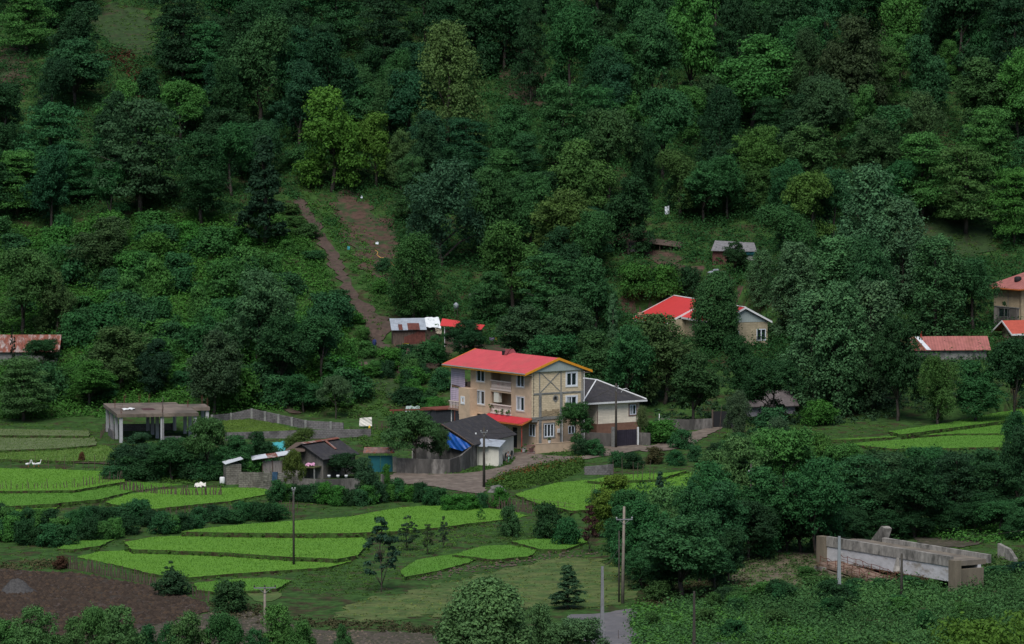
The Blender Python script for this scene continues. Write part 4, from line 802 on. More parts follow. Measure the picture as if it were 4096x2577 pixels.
# far right houses
rp = ground(4080, 1318); fh = thing('village_house', rp, R(34), 'tall beige house with faded red hipped roof at right edge', 'house')
mb = MB(); mb.wall('x', 0, 0, 5.6, 2.9, 5.5, [], t=.2); mb.wall('y', 0, 0, 7, -1, 5.5, [], t=.2); mb.box(6.8, .2, -1, 7, 5.6, 5.5); mb.box(.2, 5.4, -1, 6.8, 5.6, 5.5); mb.build('wall', mat('sand_block', (.40, .32, .21), var=.15, scale=1, wave=('block', .5, .22, .02, .75)), fh)
mb = MB(); mb.wall('x', .02, 0, 5.6, -1, 2.85, [(2.2, 1.5, 4.6, 2.7)], t=.2); mb.build('lower_wall', m_cwall, fh); mb = MB(); mb.box(-.04, 2.5, -.5, -.002, 2.6, 5.5); mb.box(-.05, 0, 2.83, -.003, 5.6, 2.95); mb.build('concrete_beam', m_conc, fh)
win(fh, 'x', .02, 2.2, 1.5, 4.6, 2.7, fr=m_conc, fw=.05)
A = [(-1, -.8, 5.55), (8, -.8, 5.55), (8, 6.6, 5.55), (-1, 6.6, 5.55)]; r0_ = (3, 2.6, 7.6); r1_ = (4, 3.2, 7.6)
mb = MB(); mb.prism([A[0], A[1], r1_, r0_], (0, 0, -.05)); mb.prism([A[1], A[2], r1_], (0, 0, -.05)); mb.prism([A[2], A[3], r0_, r1_], (0, 0, -.05)); mb.prism([A[3], A[0], r0_], (0, 0, -.05)); r = mb.build('roof', m_pink, fh)
mb = MB(); mb.box(-1.05, -.8, 5.38, -1.003, 6.6, 5.53); mb.box(-1.05, -.86, 5.38, 8, -.803, 5.53); mb.build('roof_trim', m_ora, r)
tk = MB(); tk.tube([(0, 0, 0), (0, 0, .1), (0, 0, .6), (0, 0, .75)], [.4, .5, .5, .3], 12); o = tk.build('water_tank', m_black, None, True); o.location = local(fh, (.9, 1.6, 6.35)); tag(o, 'round black water tank on the faded red roof', 'water tank')
lh, r = gabled('village_house', (4072, 1392), 20, 5, 5, 2.2, 1.3, mat('sand_block', (.4, .32, .21)), m_rust and mat('brick_red_roof', (.36, .07, .045), var=.15), 'low house with brick red roof and white edge at right margin', ox=1.2, oy=.6, trim=mwt)
# sheds high up on the right
us = thing('farm_shed', ground(2850, 1062), R(-3), 'brown farm shed with grey tin roof and teal cloth on the slope', 'shed')
mb = MB(); mb.box(0, 0, -1, 2.0, 2.5, 2.1); mb.box(4.3, .2, -1, 6.0, 2.5, 1.4); mb.build('wall', mat('dull_red_wall', (.09, .035, .03), var=.3), us)
mb = MB(); mb.slab((-.2, -.4, 2.1), (6.2, -.4, 2.0), (5.8, 3.6, 3.0), (.3, 3.6, 3.3), .06); mb.build('roof', mat('dull_tin', (.16, .155, .16), var=.3), us)
MB().box(4.3, .1, .75, 6.0, .19, 1.35).build('white_panel', mat('offwhite_panel', (.24, .25, .23)), us)
cloth('teal_cloth', (4.3, -.3, 1.98), (5.9, -.3, 1.95), (5.9, 0, 1.4), (4.2, 0, 1.4), mat('teal_cloth', (.04, .22, .26), var=.3), us, amp=.04)
us = thing('farm_shed', ground(2510, 1012), R(-8), 'low open shed with dull tin wall at the bare slope', 'shed')
mb = MB(); mb.box(0, 0, -.6, 2.9, .1, 1.1); mb.build('wall', mat('dull_tin', (.16, .155, .16)), us); mb = MB(); mb.slab((2.6, -.4, 1.5), (7.6, -.4, .9), (7.6, 3, 1.4), (2.6, 3, 2.0), .06); mb.build('roof', m_wood, us)
for x in (3, 4.6, 6.2, 7.4): mb = MB(); mb.tube([(x, -.2, -1), (x, -.2, 1.3)], .06, 5); mb.build('post', m_wood, us)
us = thing('tin_shelter', ground(2845, 1128), R(-22), 'small shelter with pale tin sheet roof above the round tree', 'shelter')
mb = MB(); mb.slab((-.4, -.4, 1.35), (4.2, -.4, 1.0), (4.4, 1.6, 1.25), (.2, 1.8, 1.9), .05); mb.build('roof', m_tin, us)
for x, y in ((0, -.2), (3.9, -.2), (.3, 1.6), (4.1, 1.4)): mb = MB(); mb.tube([(x, y, -1), (x, y, 1.25)], .05, 5); mb.build('post', m_wood, us)
gh, r = gabled('village_house', (2995, 1668), 14, 6.2, 5, 1.6, 1.5, mat('lilac_wall', (.20, .19, .22), var=.2), mat('dull_brown_roof', (.10, .085, .085), var=.3), 'shaded grey house with dull roof half hidden behind bushes', oy=.5)
hu = thing('stone_hut', ground(1422, 1492), R(5), 'tiny stone hut with brown thatch on the grass slope', 'hut'); MB().box(0, 0, -.5, 1.5, 1.4, 1.0).build('wall', m_cwall, hu); mb = MB(); mb.slab((-.2, -.2, 1.02), (1.7, -.2, 1.05), (1.6, 1.5, 1.35), (-.1, 1.5, 1.3), .12); mb.build('roof', m_wood, hu)
pg = thing('pergola', ground(1562, 1700), R(14), 'rusty red metal pergola frame behind the walnut tree', 'pergola')
mb = MB(); mb.box(-.1, -.06, 1.75, 8.5, .06, 1.97)
for x in (.3, 2.9, 5.5, 8.3): mb.box(x, -.05, -.6, x + .1, .05, 1.75)
mb.build('frame', mat('rust_frame', (.15, .045, .03)), pg)
bs = thing('lean_to_shed', ground(1745, 1698), R(34), 'black walled shed beside the tall house veranda', 'shed'); mb = MB(); mb.box(0, 0, -.8, 4.2, 3, 1.8); mb.build('wall', mat('black_panel', (.035, .037, .045), var=.3), bs); MB().box(-.2, -.2, 1.81, 4.6, 3.2, 1.95).build('roof', mat('rust_frame', (.15, .045, .03)), bs)
# ================================================================ TREES
for i in range(5): proto('round', 10 + i, 'round', 10, 8, nclump=230, nleaf=105, leaf=.135, r0=.26)
for i in range(2): proto('dome', 20 + i, 'dome', 14, 9, nclump=260, nleaf=100, leaf=.14, r0=.35)
for i in range(2): proto('cone', 30 + i, 'cone', 12, 6, nclump=130, nleaf=90, leaf=.17, r0=.25, top=.9)
for i in range(3): proto('poplar', 35 + i, 'poplar', 14, 6.5, nclump=230, nleaf=95, leaf=.15, r0=.25, top=.85)
proto('ball', 25, 'dome', 12, 8.4, nclump=430, nleaf=105, leaf=.15, r0=.22)
for i in range(3): proto('tier', 40 + i, 'tier', 12, 8.5, nclump=140, nleaf=150, leaf=.14, r0=.28, top=.9)
proto('column', 50, 'column', 8, 1.6, nclump=60, nleaf=50, leaf=.12, r0=.12, top=.9)
for i in range(3): proto('bush', 60 + i, 'bush', 3.2, 4.2, nclump=55, nleaf=120, leaf=.12, r0=.1, limbs=7, top=.5)
for i in range(2): proto('spread', 70 + i, 'spread', 7, 9, nclump=170, nleaf=95, leaf=.14, r0=.22)
for i in range(3): proto('willow', 80 + i, 'willow', 10, 8, nclump=230, nleaf=95, leaf=.14, r0=.26)
for i in range(2): proto('sparse', 90 + i, 'sparse', 6, 3.6, nclump=38, nleaf=60, leaf=.13, r0=.07, limbs=16, top=.95)
DK = (.020, .060, .022); MG = (.030, .10, .034); LG = (.052, .15, .034); YG = (.06, .155, .024); OL = (.047, .112, .03); GG = (.064, .148, .06)
BG = (.045, .145, .026); DB = (.016, .050, .022); TG = (.036, .105, .033)
crnd = random.Random(21); pcount = {}
def plant(cx, top, base, width, kind, col, label, cat='tree', group=None, name=None, dcoord=True, loc=None, jit=.08):
    k = 1.701 if dcoord else 1
    p = loc or ground(cx * k, base * k); s = pxm(p.y)
    h = max(.3, (base - top) * k / s); w = width * k / s * (1.04 if kind in ('round', 'tier', 'willow') else 1)
    L_ = PROTO[kind]; i = pcount.get(kind, 0); pcount[kind] = i + 1; cm, tm, H0, W0 = L_[i % len(L_)]
    name = name or ('shrub' if kind == 'bush' else 'cypress' if kind == 'column' else 'sapling' if kind == 'sparse' else 'tree')
    root = thing(name, p, crnd.uniform(0, 6.28), label, cat if kind != 'bush' else ('shrub' if cat == 'tree' else cat), group)
    root.scale = (w / W0, w / W0, h / H0)
    c = link(cm, 'crown', root); t = link(tm, 'trunk', root)
    q = [v * (1 + crnd.uniform(-jit, jit)) for v in col]; c.color = (*q, 1); return root
TREES = [
 # along the top edge
 (60, -40, 130, 130, 'tier', LG, 'pale green layered tree in the top left corner'),
 (140, -60, 70, 110, 'round', MG, 'mid green tree cut by the top edge left of the grass clearing'),
 (430, -30, 195, 160, 'tier', DK, 'dark layered tree right of the upper grass clearing'),
 (545, -70, 100, 120, 'round', MG, 'green tree at the top edge right of the dark layered tree'),
 (690, -90, 70, 170, 'round', MG, 'wide green tree at the top edge above the drooping grey green tree'),
 (612, 42, 310, 175, 'willow', TG, 'tall grey green tree with drooping crown and bare lower trunk'),
 (785, 80, 330, 140, 'round', DB, 'blue green dark tree between drooping tree and tall olive dome'),
 (905, -30, 155, 140, 'tier', DK, 'dark tree with straight trunk at top left of the olive dome'),
 (1000, -70, 120, 120, 'round', DK, 'dark tree at the top edge directly above the olive dome'),
 (1055, 55, 375, 172, 'dome', (.08, .125, .04), 'tall olive green dome shaped tree in blossom, biggest on the upper slope'),
 (1180, -50, 170, 140, 'round', DK, 'dark tree right of the olive dome under the top edge'),
 (1248, -20, 245, 80, 'tier', DK, 'slender dark tree with thin trunk above the red soil patch'),
 (1345, 20, 260, 150, 'willow', MG, 'drooping mid green tree right of the red soil patch'),
 (1530, 30, 280, 130, 'round', MG, 'green tree behind the two bright trees of the upper centre'),
 (1625, -20, 250, 140, 'round', LG, 'bright green tall tree reaching the top edge right of centre'),
 (1765, 85, 300, 200, 'round', LG, 'broad bright green tree below the top edge, with even rounded top'),
 (1480, -70, 90, 130, 'round', DK, 'very dark tree at top edge right of centre'),
 (1850, -60, 180, 140, 'round', DK, 'dark tree at the top edge above the broad bright tree'),
 (1935, -70, 140, 120, 'round', MG, 'green tree at the top edge left of the brownish tree'),
 (2015, 45, 310, 170, 'round', (.036, .062, .026), 'large brownish green tree in the upper right'),
 (2130, -60, 150, 130, 'round', LG, 'bright leaved tree at top edge right of the brownish tree'),
 (2255, -50, 210, 160, 'round', DK, 'dark spreading tree at the top near the right corner'),
 (2385, -60, 230, 150, 'tier', DB, 'nearly black tree in the top right corner'),
 (2235, 90, 210, 60, 'tier', LG, 'small layered light tree in front of the dark upper right trees'),
 (2310, 140, 330, 170, 'round', OL, 'olive tree below the dark trees of the upper right'),
 (2395, 120, 330, 120, 'round', LG, 'light green tree at the right margin under the black tree'),
 # upper slope
 (40, 345, 510, 150, 'tier', LG, 'pale layered tree at the left margin, leaves in flat plates'),
 (120, 230, 470, 170, 'tier', MG, 'layered mid green tree left of the narrow grass strip'),
 (175, 95, 250, 160, 'round', MG, 'bushy tree left of the rust red dead ferns'),
 (330, 225, 510, 200, 'tier', (.034, .09, .036), 'large grey green layered tree below the rust red dead ferns'),
 (280, 190, 330, 100, 'round', LG, 'light tree touching the lower end of the rust red dead ferns'),
 (425, 195, 340, 120, 'round', LG, 'light leaved tree between the large layered trees'),
 (475, 300, 530, 145, 'tier', DK, 'dark flat branched tree left of the dark conical tree'),
 (620, 320, 585, 135, 'cone', DB, 'dark blue green conical tree beside the dark path head'),
 (778, 212, 450, 165, 'round', YG, 'bright yellow green tree on the upper slope'),
 (885, 268, 440, 110, 'round', (.066, .145, .026), 'yellow green tree leaning right of the brightest tree'),
 (945, 310, 455, 75, 'round', (.06, .12, .035), 'smaller yellow green tree beside the olive dome foot'),
 (1195, 250, 420, 110, 'round', MG, 'tree right of the olive dome with light top'),
 (1322, 180, 410, 130, 'tier', TG, 'pale tipped layered tree left of centre right slope'),
 (1432, 262, 490, 130, 'round', (.04, .09, .028), 'olive topped rounded tree above the yellow olive pair'),
 (1365, 335, 530, 175, 'round', (.062, .125, .03), 'upper one of two yellow olive trees in the middle'),
 (1322, 450, 640, 165, 'round', (.06, .125, .028), 'lower one of two yellow olive trees in the middle'),
 (1040, 378, 630, 195, 'willow', (.036, .10, .046), 'large soft grey green tree right of the bare slope'),
 (1155, 400, 600, 140, 'round', TG, 'tree between soft grey green tree and yellow olive trees'),
 (975, 550, 755, 135, 'dome', (.036, .092, .026), 'dense dark tree with bright tips above the tin shed'),
 (1210, 520, 740, 160, 'round', OL, 'olive tree left of the lower yellow olive tree'),
 (1290, 590, 780, 150, 'tier', TG, 'layered green tree below the lower yellow olive tree'),
 (1560, 215, 420, 150, 'round', MG, 'rounded tree left of the blue green cone of the right slope'),
 (1692, 205, 435, 115, 'dome', DB, 'blue green dark tall tree on the right slope'),
 (1600, 355, 510, 130, 'willow', OL, 'drooping olive tree above the bare farmyard slope'),
 (1480, 420, 600, 130, 'round', DK, 'dark tree left of the bare farmyard slope'),
 (1792, 300, 480, 120, 'round', (.06, .13, .028), 'yellowish tree right of the blue green dark tree'),
 (1770, 385, 500, 120, 'willow', OL, 'low drooping tree with a bare pale branch'),
 (1895, 300, 480, 150, 'round', OL, 'rounded olive tree in the middle of the right slope'),
 (2070, 250, 400, 160, 'round', MG, 'tree under the large brownish tree'),
 (2160, 220, 400, 135, 'willow', (.052, .10, .034), 'pale olive feathery tree of the upper right slope'),
 (2165, 300, 520, 170, 'tier', LG, 'light green layered tree above the sunlit clearing'),
 (2325, 240, 440, 140, 'tier', LG, 'bright layered tree near the right margin'),
 (2270, 335, 550, 170, 'tier', (.05, .115, .03), 'bright broad tree overhanging the clearing at right'),
 (2385, 385, 575, 130, 'tier', BG, 'fresh green tree at right margin above the clearing'),
 (1905, 410, 600, 130, 'round', (.06, .125, .03), 'yellow green tree left of the tall grey green poplars'),
 (1850, 485, 660, 170, 'willow', TG, 'teal green drooping tree above the grey poplars'),
 (2040, 395, 700, 140, 'poplar', GG, 'tallest grey green poplar on the right slope'),
 (2120, 470, 720, 125, 'poplar', GG, 'grey green poplar right of the tallest one'),
 (1480, 215, 330, 100, 'round', LG, 'light tree behind the drooping one of the upper centre'),
 # poplar grove
 (1965, 560, 760, 150, 'poplar', GG, 'grey green poplar below the tallest one'),
 (1868, 575, 790, 115, 'poplar', GG, 'grey poplar right of the round tree by the red roofed house'),
 (1790, 590, 725, 60, 'poplar', GG, 'narrow grey poplar behind the red roofed house'),
 (1915, 690, 960, 150, 'poplar', GG, 'front left poplar of the grove between the red roofs'),
 (1975, 670, 980, 140, 'poplar', GG, 'front middle poplar of the grove between the red roofs'),
 (2050, 665, 960, 140, 'poplar', GG, 'front right poplar of the grove between the red roofs'),
 (2030, 560, 800, 130, 'round', MG, 'dark tree wedged between the poplars'),
 (2200, 560, 800, 140, 'poplar', (.045, .115, .045), 'soft green poplar left of the faded red barn roof'),
 (2290, 610, 780, 130, 'willow', MG, 'drooping tree between the barn and the tall house at right'),
 (2110, 750, 990, 130, 'round', DK, 'dark round tree below the left end of the barn'),
 (2205, 835, 1000, 110, 'willow', OL, 'olive drooping tree below the barn'),
 (2290, 850, 1000, 130, 'round', MG, 'green tree below the right end of the barn'),
 (2385, 800, 1000, 130, 'round', DK, 'dark tree at right margin above the right hand rice terraces'),
 # around the right house
 (1686, 640, 822, 112, 'ball', (.036, .105, .03), 'round dense tree in front of the bright red roofed house'),
 (1560, 742, 950, 165, 'round', (.05, .1, .034), 'broad olive green tree below the bright red roof'),
 (1475, 770, 970, 120, 'round', MG, 'tree behind the right corner of the cream bungalow'),
 (1630, 832, 1000, 130, 'round', (.035, .085, .028), 'green tree below the middle of the red roofed house'),
 (1745, 790, 970, 110, 'round', DK, 'dark tree below the right windows of the red roofed house'),
 (1820, 850, 1000, 130, 'round', DK, 'dark tree behind the shaded grey house'),
 (1441, 690, 860, 40, 'cone', GG, 'slim silvery poplar standing between the village houses'),
 (1395, 610, 800, 130, 'round', MG, 'tree left of the bright green hedge row'),
 (1325, 700, 880, 140, 'round', (.036, .085, .032), 'tree right of the red roof vent'),
 (1225, 720, 870, 140, 'round', (.036, .085, .032), 'tree directly behind the left half of the big red roof'),
 (1405, 780, 940, 150, 'round', (.04, .095, .03), 'tree behind the dark hipped roof'),
 (1300, 790, 930, 130, 'round', MG, 'low tree peeping over the big red roof'),
 (1150, 640, 760, 100, 'round', TG, 'tree right of the red roofed plank shed'),
 (1096, 755, 860, 95, 'round', DK, 'small dark tree in front of the red roofed plank shed'),
 (1025, 790, 860, 50, 'round', MG, 'little tree in front of the torn white sheet roof'),
 # left slope
 (230, 512, 660, 160, 'round', (.04, .08, .032), 'dull olive tree over dark hollow on the left slope'),
 (55, 590, 790, 160, 'round', OL, 'olive tree above the rusty shed at the left margin'),
 (130, 640, 790, 110, 'round', (.052, .09, .03), 'second olive tree above the rusty shed, right of the first'),
 (605, 640, 880, 170, 'round', (.05, .105, .045), 'pale topped tree in the middle of the left slope'),
 (655, 745, 935, 130, 'round', DK, 'dark tree under the pale topped tree'),
 (500, 780, 975, 135, 'round', (.04, .08, .034), 'rounded tree above the long block wall'),
 (755, 745, 900, 120, 'round', MG, 'tree left of the footpath'),
 (365, 800, 930, 100, 'round', DB, 'small dark tree behind the concrete frame'),
 (280, 770, 920, 150, 'round', (.055, .095, .032), 'olive green tree upper left of the concrete frame'),
 (210, 850, 960, 120, 'round', BG, 'bright green bushy tree left of the concrete frame'),
 (55, 830, 990, 140, 'tier', (.055, .12, .038), 'pale leafy tree above the far left rice'),
 (790, 885, 985, 80, 'spread', (.055, .105, .045), 'pale small tree left of the tiny stone hut'),
 (715, 880, 970, 90, 'round', MG, 'small tree above the bend of the block wall'),
 (31, 770, 872, 15, 'column', (.012, .028, .014), 'narrow black green cypress in front of the rusty shed'),
 (100, 800, 880, 90, 'round', DK, 'dark tree hiding the right end of the rusty shed'),
 # village
 (322, 1020, 1122, 115, 'round', (.03, .07, .032), 'dense round tree below the left corner of the concrete frame'),
 (405, 1030, 1130, 100, 'round', MG, 'tree below the middle of the concrete frame'),
 (485, 985, 1128, 120, 'spread', (.042, .105, .034), 'light green fig tree right of the concrete frame'),
 (560, 1025, 1128, 110, 'round', MG, 'tree left of the narrow block hut'),
 (618, 1015, 1110, 70, 'round', DK, 'dark round tree behind the lean to'),
 (705, 1008, 1090, 85, 'willow', (.065, .115, .03), 'yellow green tree behind the small grey cottage'),
 (975, 968, 1112, 150, 'spread', (.04, .095, .034), 'walnut tree hanging over the concrete wall left of the cottage'),
 (1035, 1010, 1105, 60, 'spread', (.04, .095, .034), 'walnut tree next to the blue tarpaulin'),
 (1352, 948, 1062, 74, 'round', (.034, .088, .028), 'little tree climbing in front of the tall house gable'),
 (862, 1078, 1180, 68, 'round', (.036, .088, .04), 'bushy tree in front of the streaked concrete wall'),
 (815, 1066, 1125, 80, 'round', DK, 'low dark tree against the small grey cottage'),
 (908, 1092, 1138, 24, 'bush', BG, 'bright shrub in front of the teal gate'),
 (690, 1058, 1175, 52, 'spread', (.07, .095, .022), 'ivy covered pollard with thick forked trunk'),
 (1508, 955, 1045, 32, 'willow', (.08, .12, .05), 'feathery pale shrub right of the metal gate'),
 (1555, 985, 1040, 100, 'bush', BG, 'rounded green shrub by the dirt track'),
 (1600, 1010, 1055, 60, 'bush', MG, 'shrub at the inner bend of the dirt track'),
 (1735, 920, 1035, 70, 'willow', (.055, .09, .045), 'pale feathery tree in front of the shaded grey house'),
 (1810, 960, 1035, 100, 'bush', MG, 'large shrub right of the pale feathery tree'),
 (1925, 940, 1000, 80, 'bush', BG, 'bright green shrub left of the right hand rice terraces'),
 (1500, 620, 700, 90, 'bush', BG, 'bright shrub, left one on the terrace above the red roof'),
 (1565, 625, 700, 80, 'bush', BG, 'bright shrub, right one on the terrace above the red roof'),
 (1620, 625, 695, 60, 'bush', DK, 'dark shrub at the right end of the terrace'),
 (1728, 570, 645, 60, 'round', DK, 'small dark tree in front of the brown farm shed'),
 # valley bottom
 (895, 1215, 1392, 95, 'sparse', (.028, .065, .036), 'tall open sapling standing among the rice terraces'),
 (958, 1212, 1295, 55, 'sparse', (.03, .06, .034), 'small tree on the terrace bank right of the tall sapling'),
 (1005, 1232, 1305, 42, 'sparse', (.04, .07, .03), 'thin sapling, middle of the terrace bank'),
 (1043, 1214, 1290, 30, 'sparse', (.03, .058, .032), 'lollipop shaped sapling on the terrace bank'),
 (1132, 1194, 1228, 24, 'sparse', BG, 'tiny sapling on the edge of the long rice field'),
 (1200, 1190, 1262, 55, 'bush', TG, 'teal shrub at the right end of the long rice field'),
 (1290, 1185, 1268, 80, 'bush', DK, 'dark shrub below the middle rice field'),
 (1332, 1215, 1285, 60, 'bush', MG, 'shrub right of the dark shrub below the middle rice field'),
 (545, 1365, 1440, 100, 'bush', (.03, .08, .026), 'round dense shrub by the gravel'),
 (405, 1345, 1400, 85, 'bush', (.028, .07, .028), 'low spreading shrub at the edge of the brown field'),
 (402, 1318, 1385, 45, 'sparse', (.03, .072, .03), 'upright shoot rising from the low shrub at the brown field'),
 (1335, 1328, 1432, 92, 'cone', (.036, .09, .04), 'conical young tree in the dry meadow'),
 (1145, 1362, 1640, 225, 'ball', (.08, .165, .06), 'big pale leaved tree at the bottom centre'),
 (1288, 1420, 1600, 100, 'round', (.065, .145, .05), 'tree just right of the big pale leaved tree'),
 (1362, 1455, 1600, 120, 'round', (.07, .14, .06), 'grey green tree beside the asphalt road'),
 (1438, 1118, 1265, 115, 'round', (.085, .15, .022), 'yellow green tree at the end of the middle rice field'),
 (1552, 1108, 1230, 48, 'cone', (.03, .075, .045), 'blue green pointed tree behind the riverside wood'),
 (1505, 1180, 1370, 130, 'round', MG, 'front left tree of the riverside wood'),
 (1600, 1215, 1410, 210, 'round', (.038, .105, .038), 'big dark front tree of the riverside wood right of the tall pole'),
 (1715, 1240, 1380, 100, 'round', DK, 'dark tree left of the tan dirt bank'),
 (1825, 980, 1110, 80, 'willow', (.05, .1, .05), 'pale tree at the upper rim of the riverside wood'),
]
for t in TREES: plant(*t)
BF = (.062, .15, .045)
lab = 'bushy green tree inside the dense riverside wood left of the bridge'
for cx, top, base, w_, c in [(1480, 1155, 1300, 120, MG), (1565, 1150, 1320, 120, BF), (1665, 1090, 1310, 140, MG), (1745, 1030, 1280, 160, BF), (1700, 1130, 1330, 150, MG), (1840, 1010, 1240, 170, LG), (1800, 1100, 1310, 160, MG), (1920, 1080, 1310, 150, MG), (1880, 1160, 1300, 150, DK), (1645, 1150, 1370, 130, MG), (1760, 1180, 1320, 130, DK), (1960, 1050, 1220, 130, LG), (1730, 1020, 1130, 80, TG), (1640, 1120, 1240, 80, MG), (1910, 1020, 1160, 100, (.06, .14, .03)), (1540, 1200, 1360, 110, BF), (1460, 1190, 1330, 90, MG), (1690, 1060, 1220, 120, BF), (1790, 1020, 1180, 120, BF), (1860, 1050, 1200, 120, BF), (1990, 1045, 1160, 100, LG), (1600, 1145, 1270, 100, BF), (1940, 1190, 1295, 120, DK), (1850, 1210, 1300, 110, DK), (1800, 1225, 1300, 90, MG), (1680, 1300, 1390, 100, DK), (1560, 1310, 1400, 110, DK), (1510, 1290, 1385, 90, MG)]:
    plant(cx, top, base, w_, 'round', c, lab, group='riverside wood left of the bridge')
lab = 'dark green tree of the wood behind and right of the bridge'
for cx, top, base, w_, c in [(2020, 1060, 1260, 160, MG), (2090, 1055, 1240, 160, (.034, .085, .03)), (2150, 1075, 1265, 140, DK), (2245, 1052, 1240, 150, DK), (2340, 1080, 1240, 150, DK), (2400, 1000, 1230, 100, DK), (2180, 1054, 1180, 120, MG), (2310, 1056, 1170, 120, MG), (2392, 968, 1100, 70, MG), (2060, 1130, 1262, 120, DK), (1975, 1180, 1280, 110, DK), (2010, 1200, 1275, 80, DK), (2090, 1200, 1268, 100, DK), (2150, 1200, 1266, 90, DK), (2230, 1180, 1262, 100, DK), (2290, 1160, 1255, 100, DK), (2350, 1180, 1262, 110, MG), (2400, 1170, 1270, 80, MG)]:
    plant(cx, top, base, w_, 'tier' if w_ > 145 else 'round', c, lab, group='wood behind the bridge')
lab = 'leafy tree of the row along the bottom left edge'
for cx, top, base, w_, c in [(10, 1468, 1600, 90, BF), (85, 1438, 1600, 110, BF), (160, 1462, 1600, 80, BF), (225, 1440, 1600, 80, BF), (290, 1438, 1610, 110, BF), (350, 1480, 1610, 60, MG), (395, 1478, 1610, 70, MG), (455, 1445, 1610, 100, BF), (525, 1455, 1610, 90, TG), (660, 1435, 1600, 100, LG), (715, 1470, 1610, 70, LG), (600, 1490, 1610, 60, MG), (800, 1480, 1600, 50, TG)]:
    plant(cx, top - 10, base + 20, w_ * 1.15, 'round', c, lab, group='trees along the bottom left edge')
lab = 'shrub in the hedge row between the rice terraces on the left'
r_ = random.Random(4)
hx = [(x, 1222 + 10 * math.sin(x / 50) + r_.uniform(-10, 12) - (x > 300) * 8) for x in range(-10, 470, 26)] + [(x, 1258 - x * .05 + r_.uniform(-14, 14)) for x in range(0, 330, 30)] + [(x, 1208 - (x - 440) * .05 + r_.uniform(-6, 6)) for x in range(470, 660, 26)]
for x, y in hx:
    plant(x, y - r_.uniform(16, 38) * (1 if x < 450 else .6), y + 22, r_.uniform(45, 75), 'bush', r_.choice([MG, DK, MG, LG]), lab, group='hedge row on the left')
lab = 'shrub of the hedge along the lower side of the village road'
for x in range(650, 1180, 24):
    y = 1172 + 6 * math.sin(x / 40) + (14 if x > 1050 else 0)
    if 1130 < x < 1160: continue
    plant(x, y - r_.uniform(26, 42), y + 12, r_.uniform(36, 56), 'bush', r_.choice([MG, DK, MG, BG]), lab, group='hedge along the village road')
lab = 'shrub on the low bank below the dirt track'
for x, y in [(1450, 1088), (1490, 1092), (1540, 1080), (1590, 1085), (1635, 1075), (1680, 1070), (1720, 1065), (1400, 1062), (1410, 1180), (1370, 1060)]:
    plant(x, y - 28, y + 10, r_.uniform(40, 60), 'bush', r_.choice([MG, DK, (.06, .06, .025)]), lab, group='shrubs on the bank below the dirt track')
lab = 'leafy shrub scattered over the lower left slope'
for i in range(150):
    x = r_.uniform(-10, 860); y = r_.uniform(560, 960)
    if (x > 700 and y < 760) or (x > 690 and y > 640 and (x - 690) * .9 > (y - 640)) or (x > 830 - (960 - y) * .1 and y > 700) or (y > 930 and 240 < x < 520): continue
    if x < 150 and 740 < y < 900: continue
    plant(x, y - r_.uniform(30, 95), y, r_.uniform(50, 115), 'bush', r_.choice([MG, BG, (.04, .12, .03), LG, MG]), lab, group='shrubs on the lower left slope')
# dense forest filling the rest of the slope
clear = [(690, 400, 935, 800), (780, 700, 1010, 1010), (1490, 530, 1790, 625), (1440, 690, 1530, 760), (900, 720, 1160, 850), (1500, 690, 1820, 800), (2130, 770, 2320, 850), (2330, 600, 2408, 800), (2150, 480, 2340, 590), (240, -10, 410, 120), (0, 90, 70, 220), (175, 240, 210, 340), (240, 100, 400, 225), (1190, 60, 1290, 250), (0, 750, 150, 870), (400, 480, 700, 960), (1450, 600, 1650, 700)]
have = [(t[0], (t[1] + t[2]) / 2, t[3] / 2, (t[2] - t[1]) / 2) for t in TREES]; nfill = 0
zones = {0: 'forest tree crowded among others on the upper left slope', 1: 'forest tree crowded among others on the middle slope', 2: 'forest tree crowded among others on the right hand slope'}
for gy in range(40, 800, 62):
    for gx in range(-20, 2440, 88):
        x = gx + r_.uniform(-34, 34) + (44 if (gy // 62) % 2 else 0); y = gy + r_.uniform(-24, 24); h_ = r_.uniform(125, 205); w_ = r_.uniform(85, 140)
        if y > 560 and x < 860: continue
        if y > 640 and x < 1180: continue
        cy = y - h_ / 2
        if any(a < x + w_ * .35 and b < y and c > x - w_ * .35 and d > y - h_ * .85 for a, b, c, d in clear): continue
        if any(((x - a) / (c + 8)) ** 2 + ((cy - b) / (d + 8)) ** 2 < .42 for a, b, c, d in have): continue
        if nfill >= 128: continue
        k = r_.choice(['round', 'round', 'tier', 'willow', 'round']); c = r_.choice([DK, DK, DK, MG] if gy < 190 else [DK, DK, MG, MG, (.02, .07, .03), TG] if x < 1500 else [MG, LG, MG, OL, (.035, .08, .03), DK])
        z = 0 if x < 900 else 1 if x < 1600 else 2
        plant(x, y - h_, y, w_, k, c, zones[z], group=zones[z].replace('tree', 'trees')); nfill += 1
print('fill trees', nfill)
# near tree at the lower right corner, on the camera's side of the valley
def neartree(px, py, Y, h_, w_, seed, label):
    top = at(px, py, Y); base = Vector((top.x, Y, float(T(top.x, Y)))); hh = top.z - base.z
    V, F, var, C = crown(seed, 'spread', hh, w_, nclump=170, nleaf=110, leaf=.11)
    root = thing('tree', base, 0, label, 'tree'); c = link(npmesh('crown', V, F, LEAF, var), 'crown', root); c.color = (.065, .135, .02, 1)
    mb = trunk_mb(seed, C, hh, w_, r0=.25, limbs=14); mb.build('trunk', BARK, root, True)
neartree(3830, 2395, 255, 0, 11, 301, 'bright close tree in the bottom right corner')
neartree(4120, 2290, 262, 0, 8, 302, 'close tree cut off by the right edge above the corner')
neartree(3560, 2470, 250, 0, 6, 303, 'low close crown left of the bright corner tree')
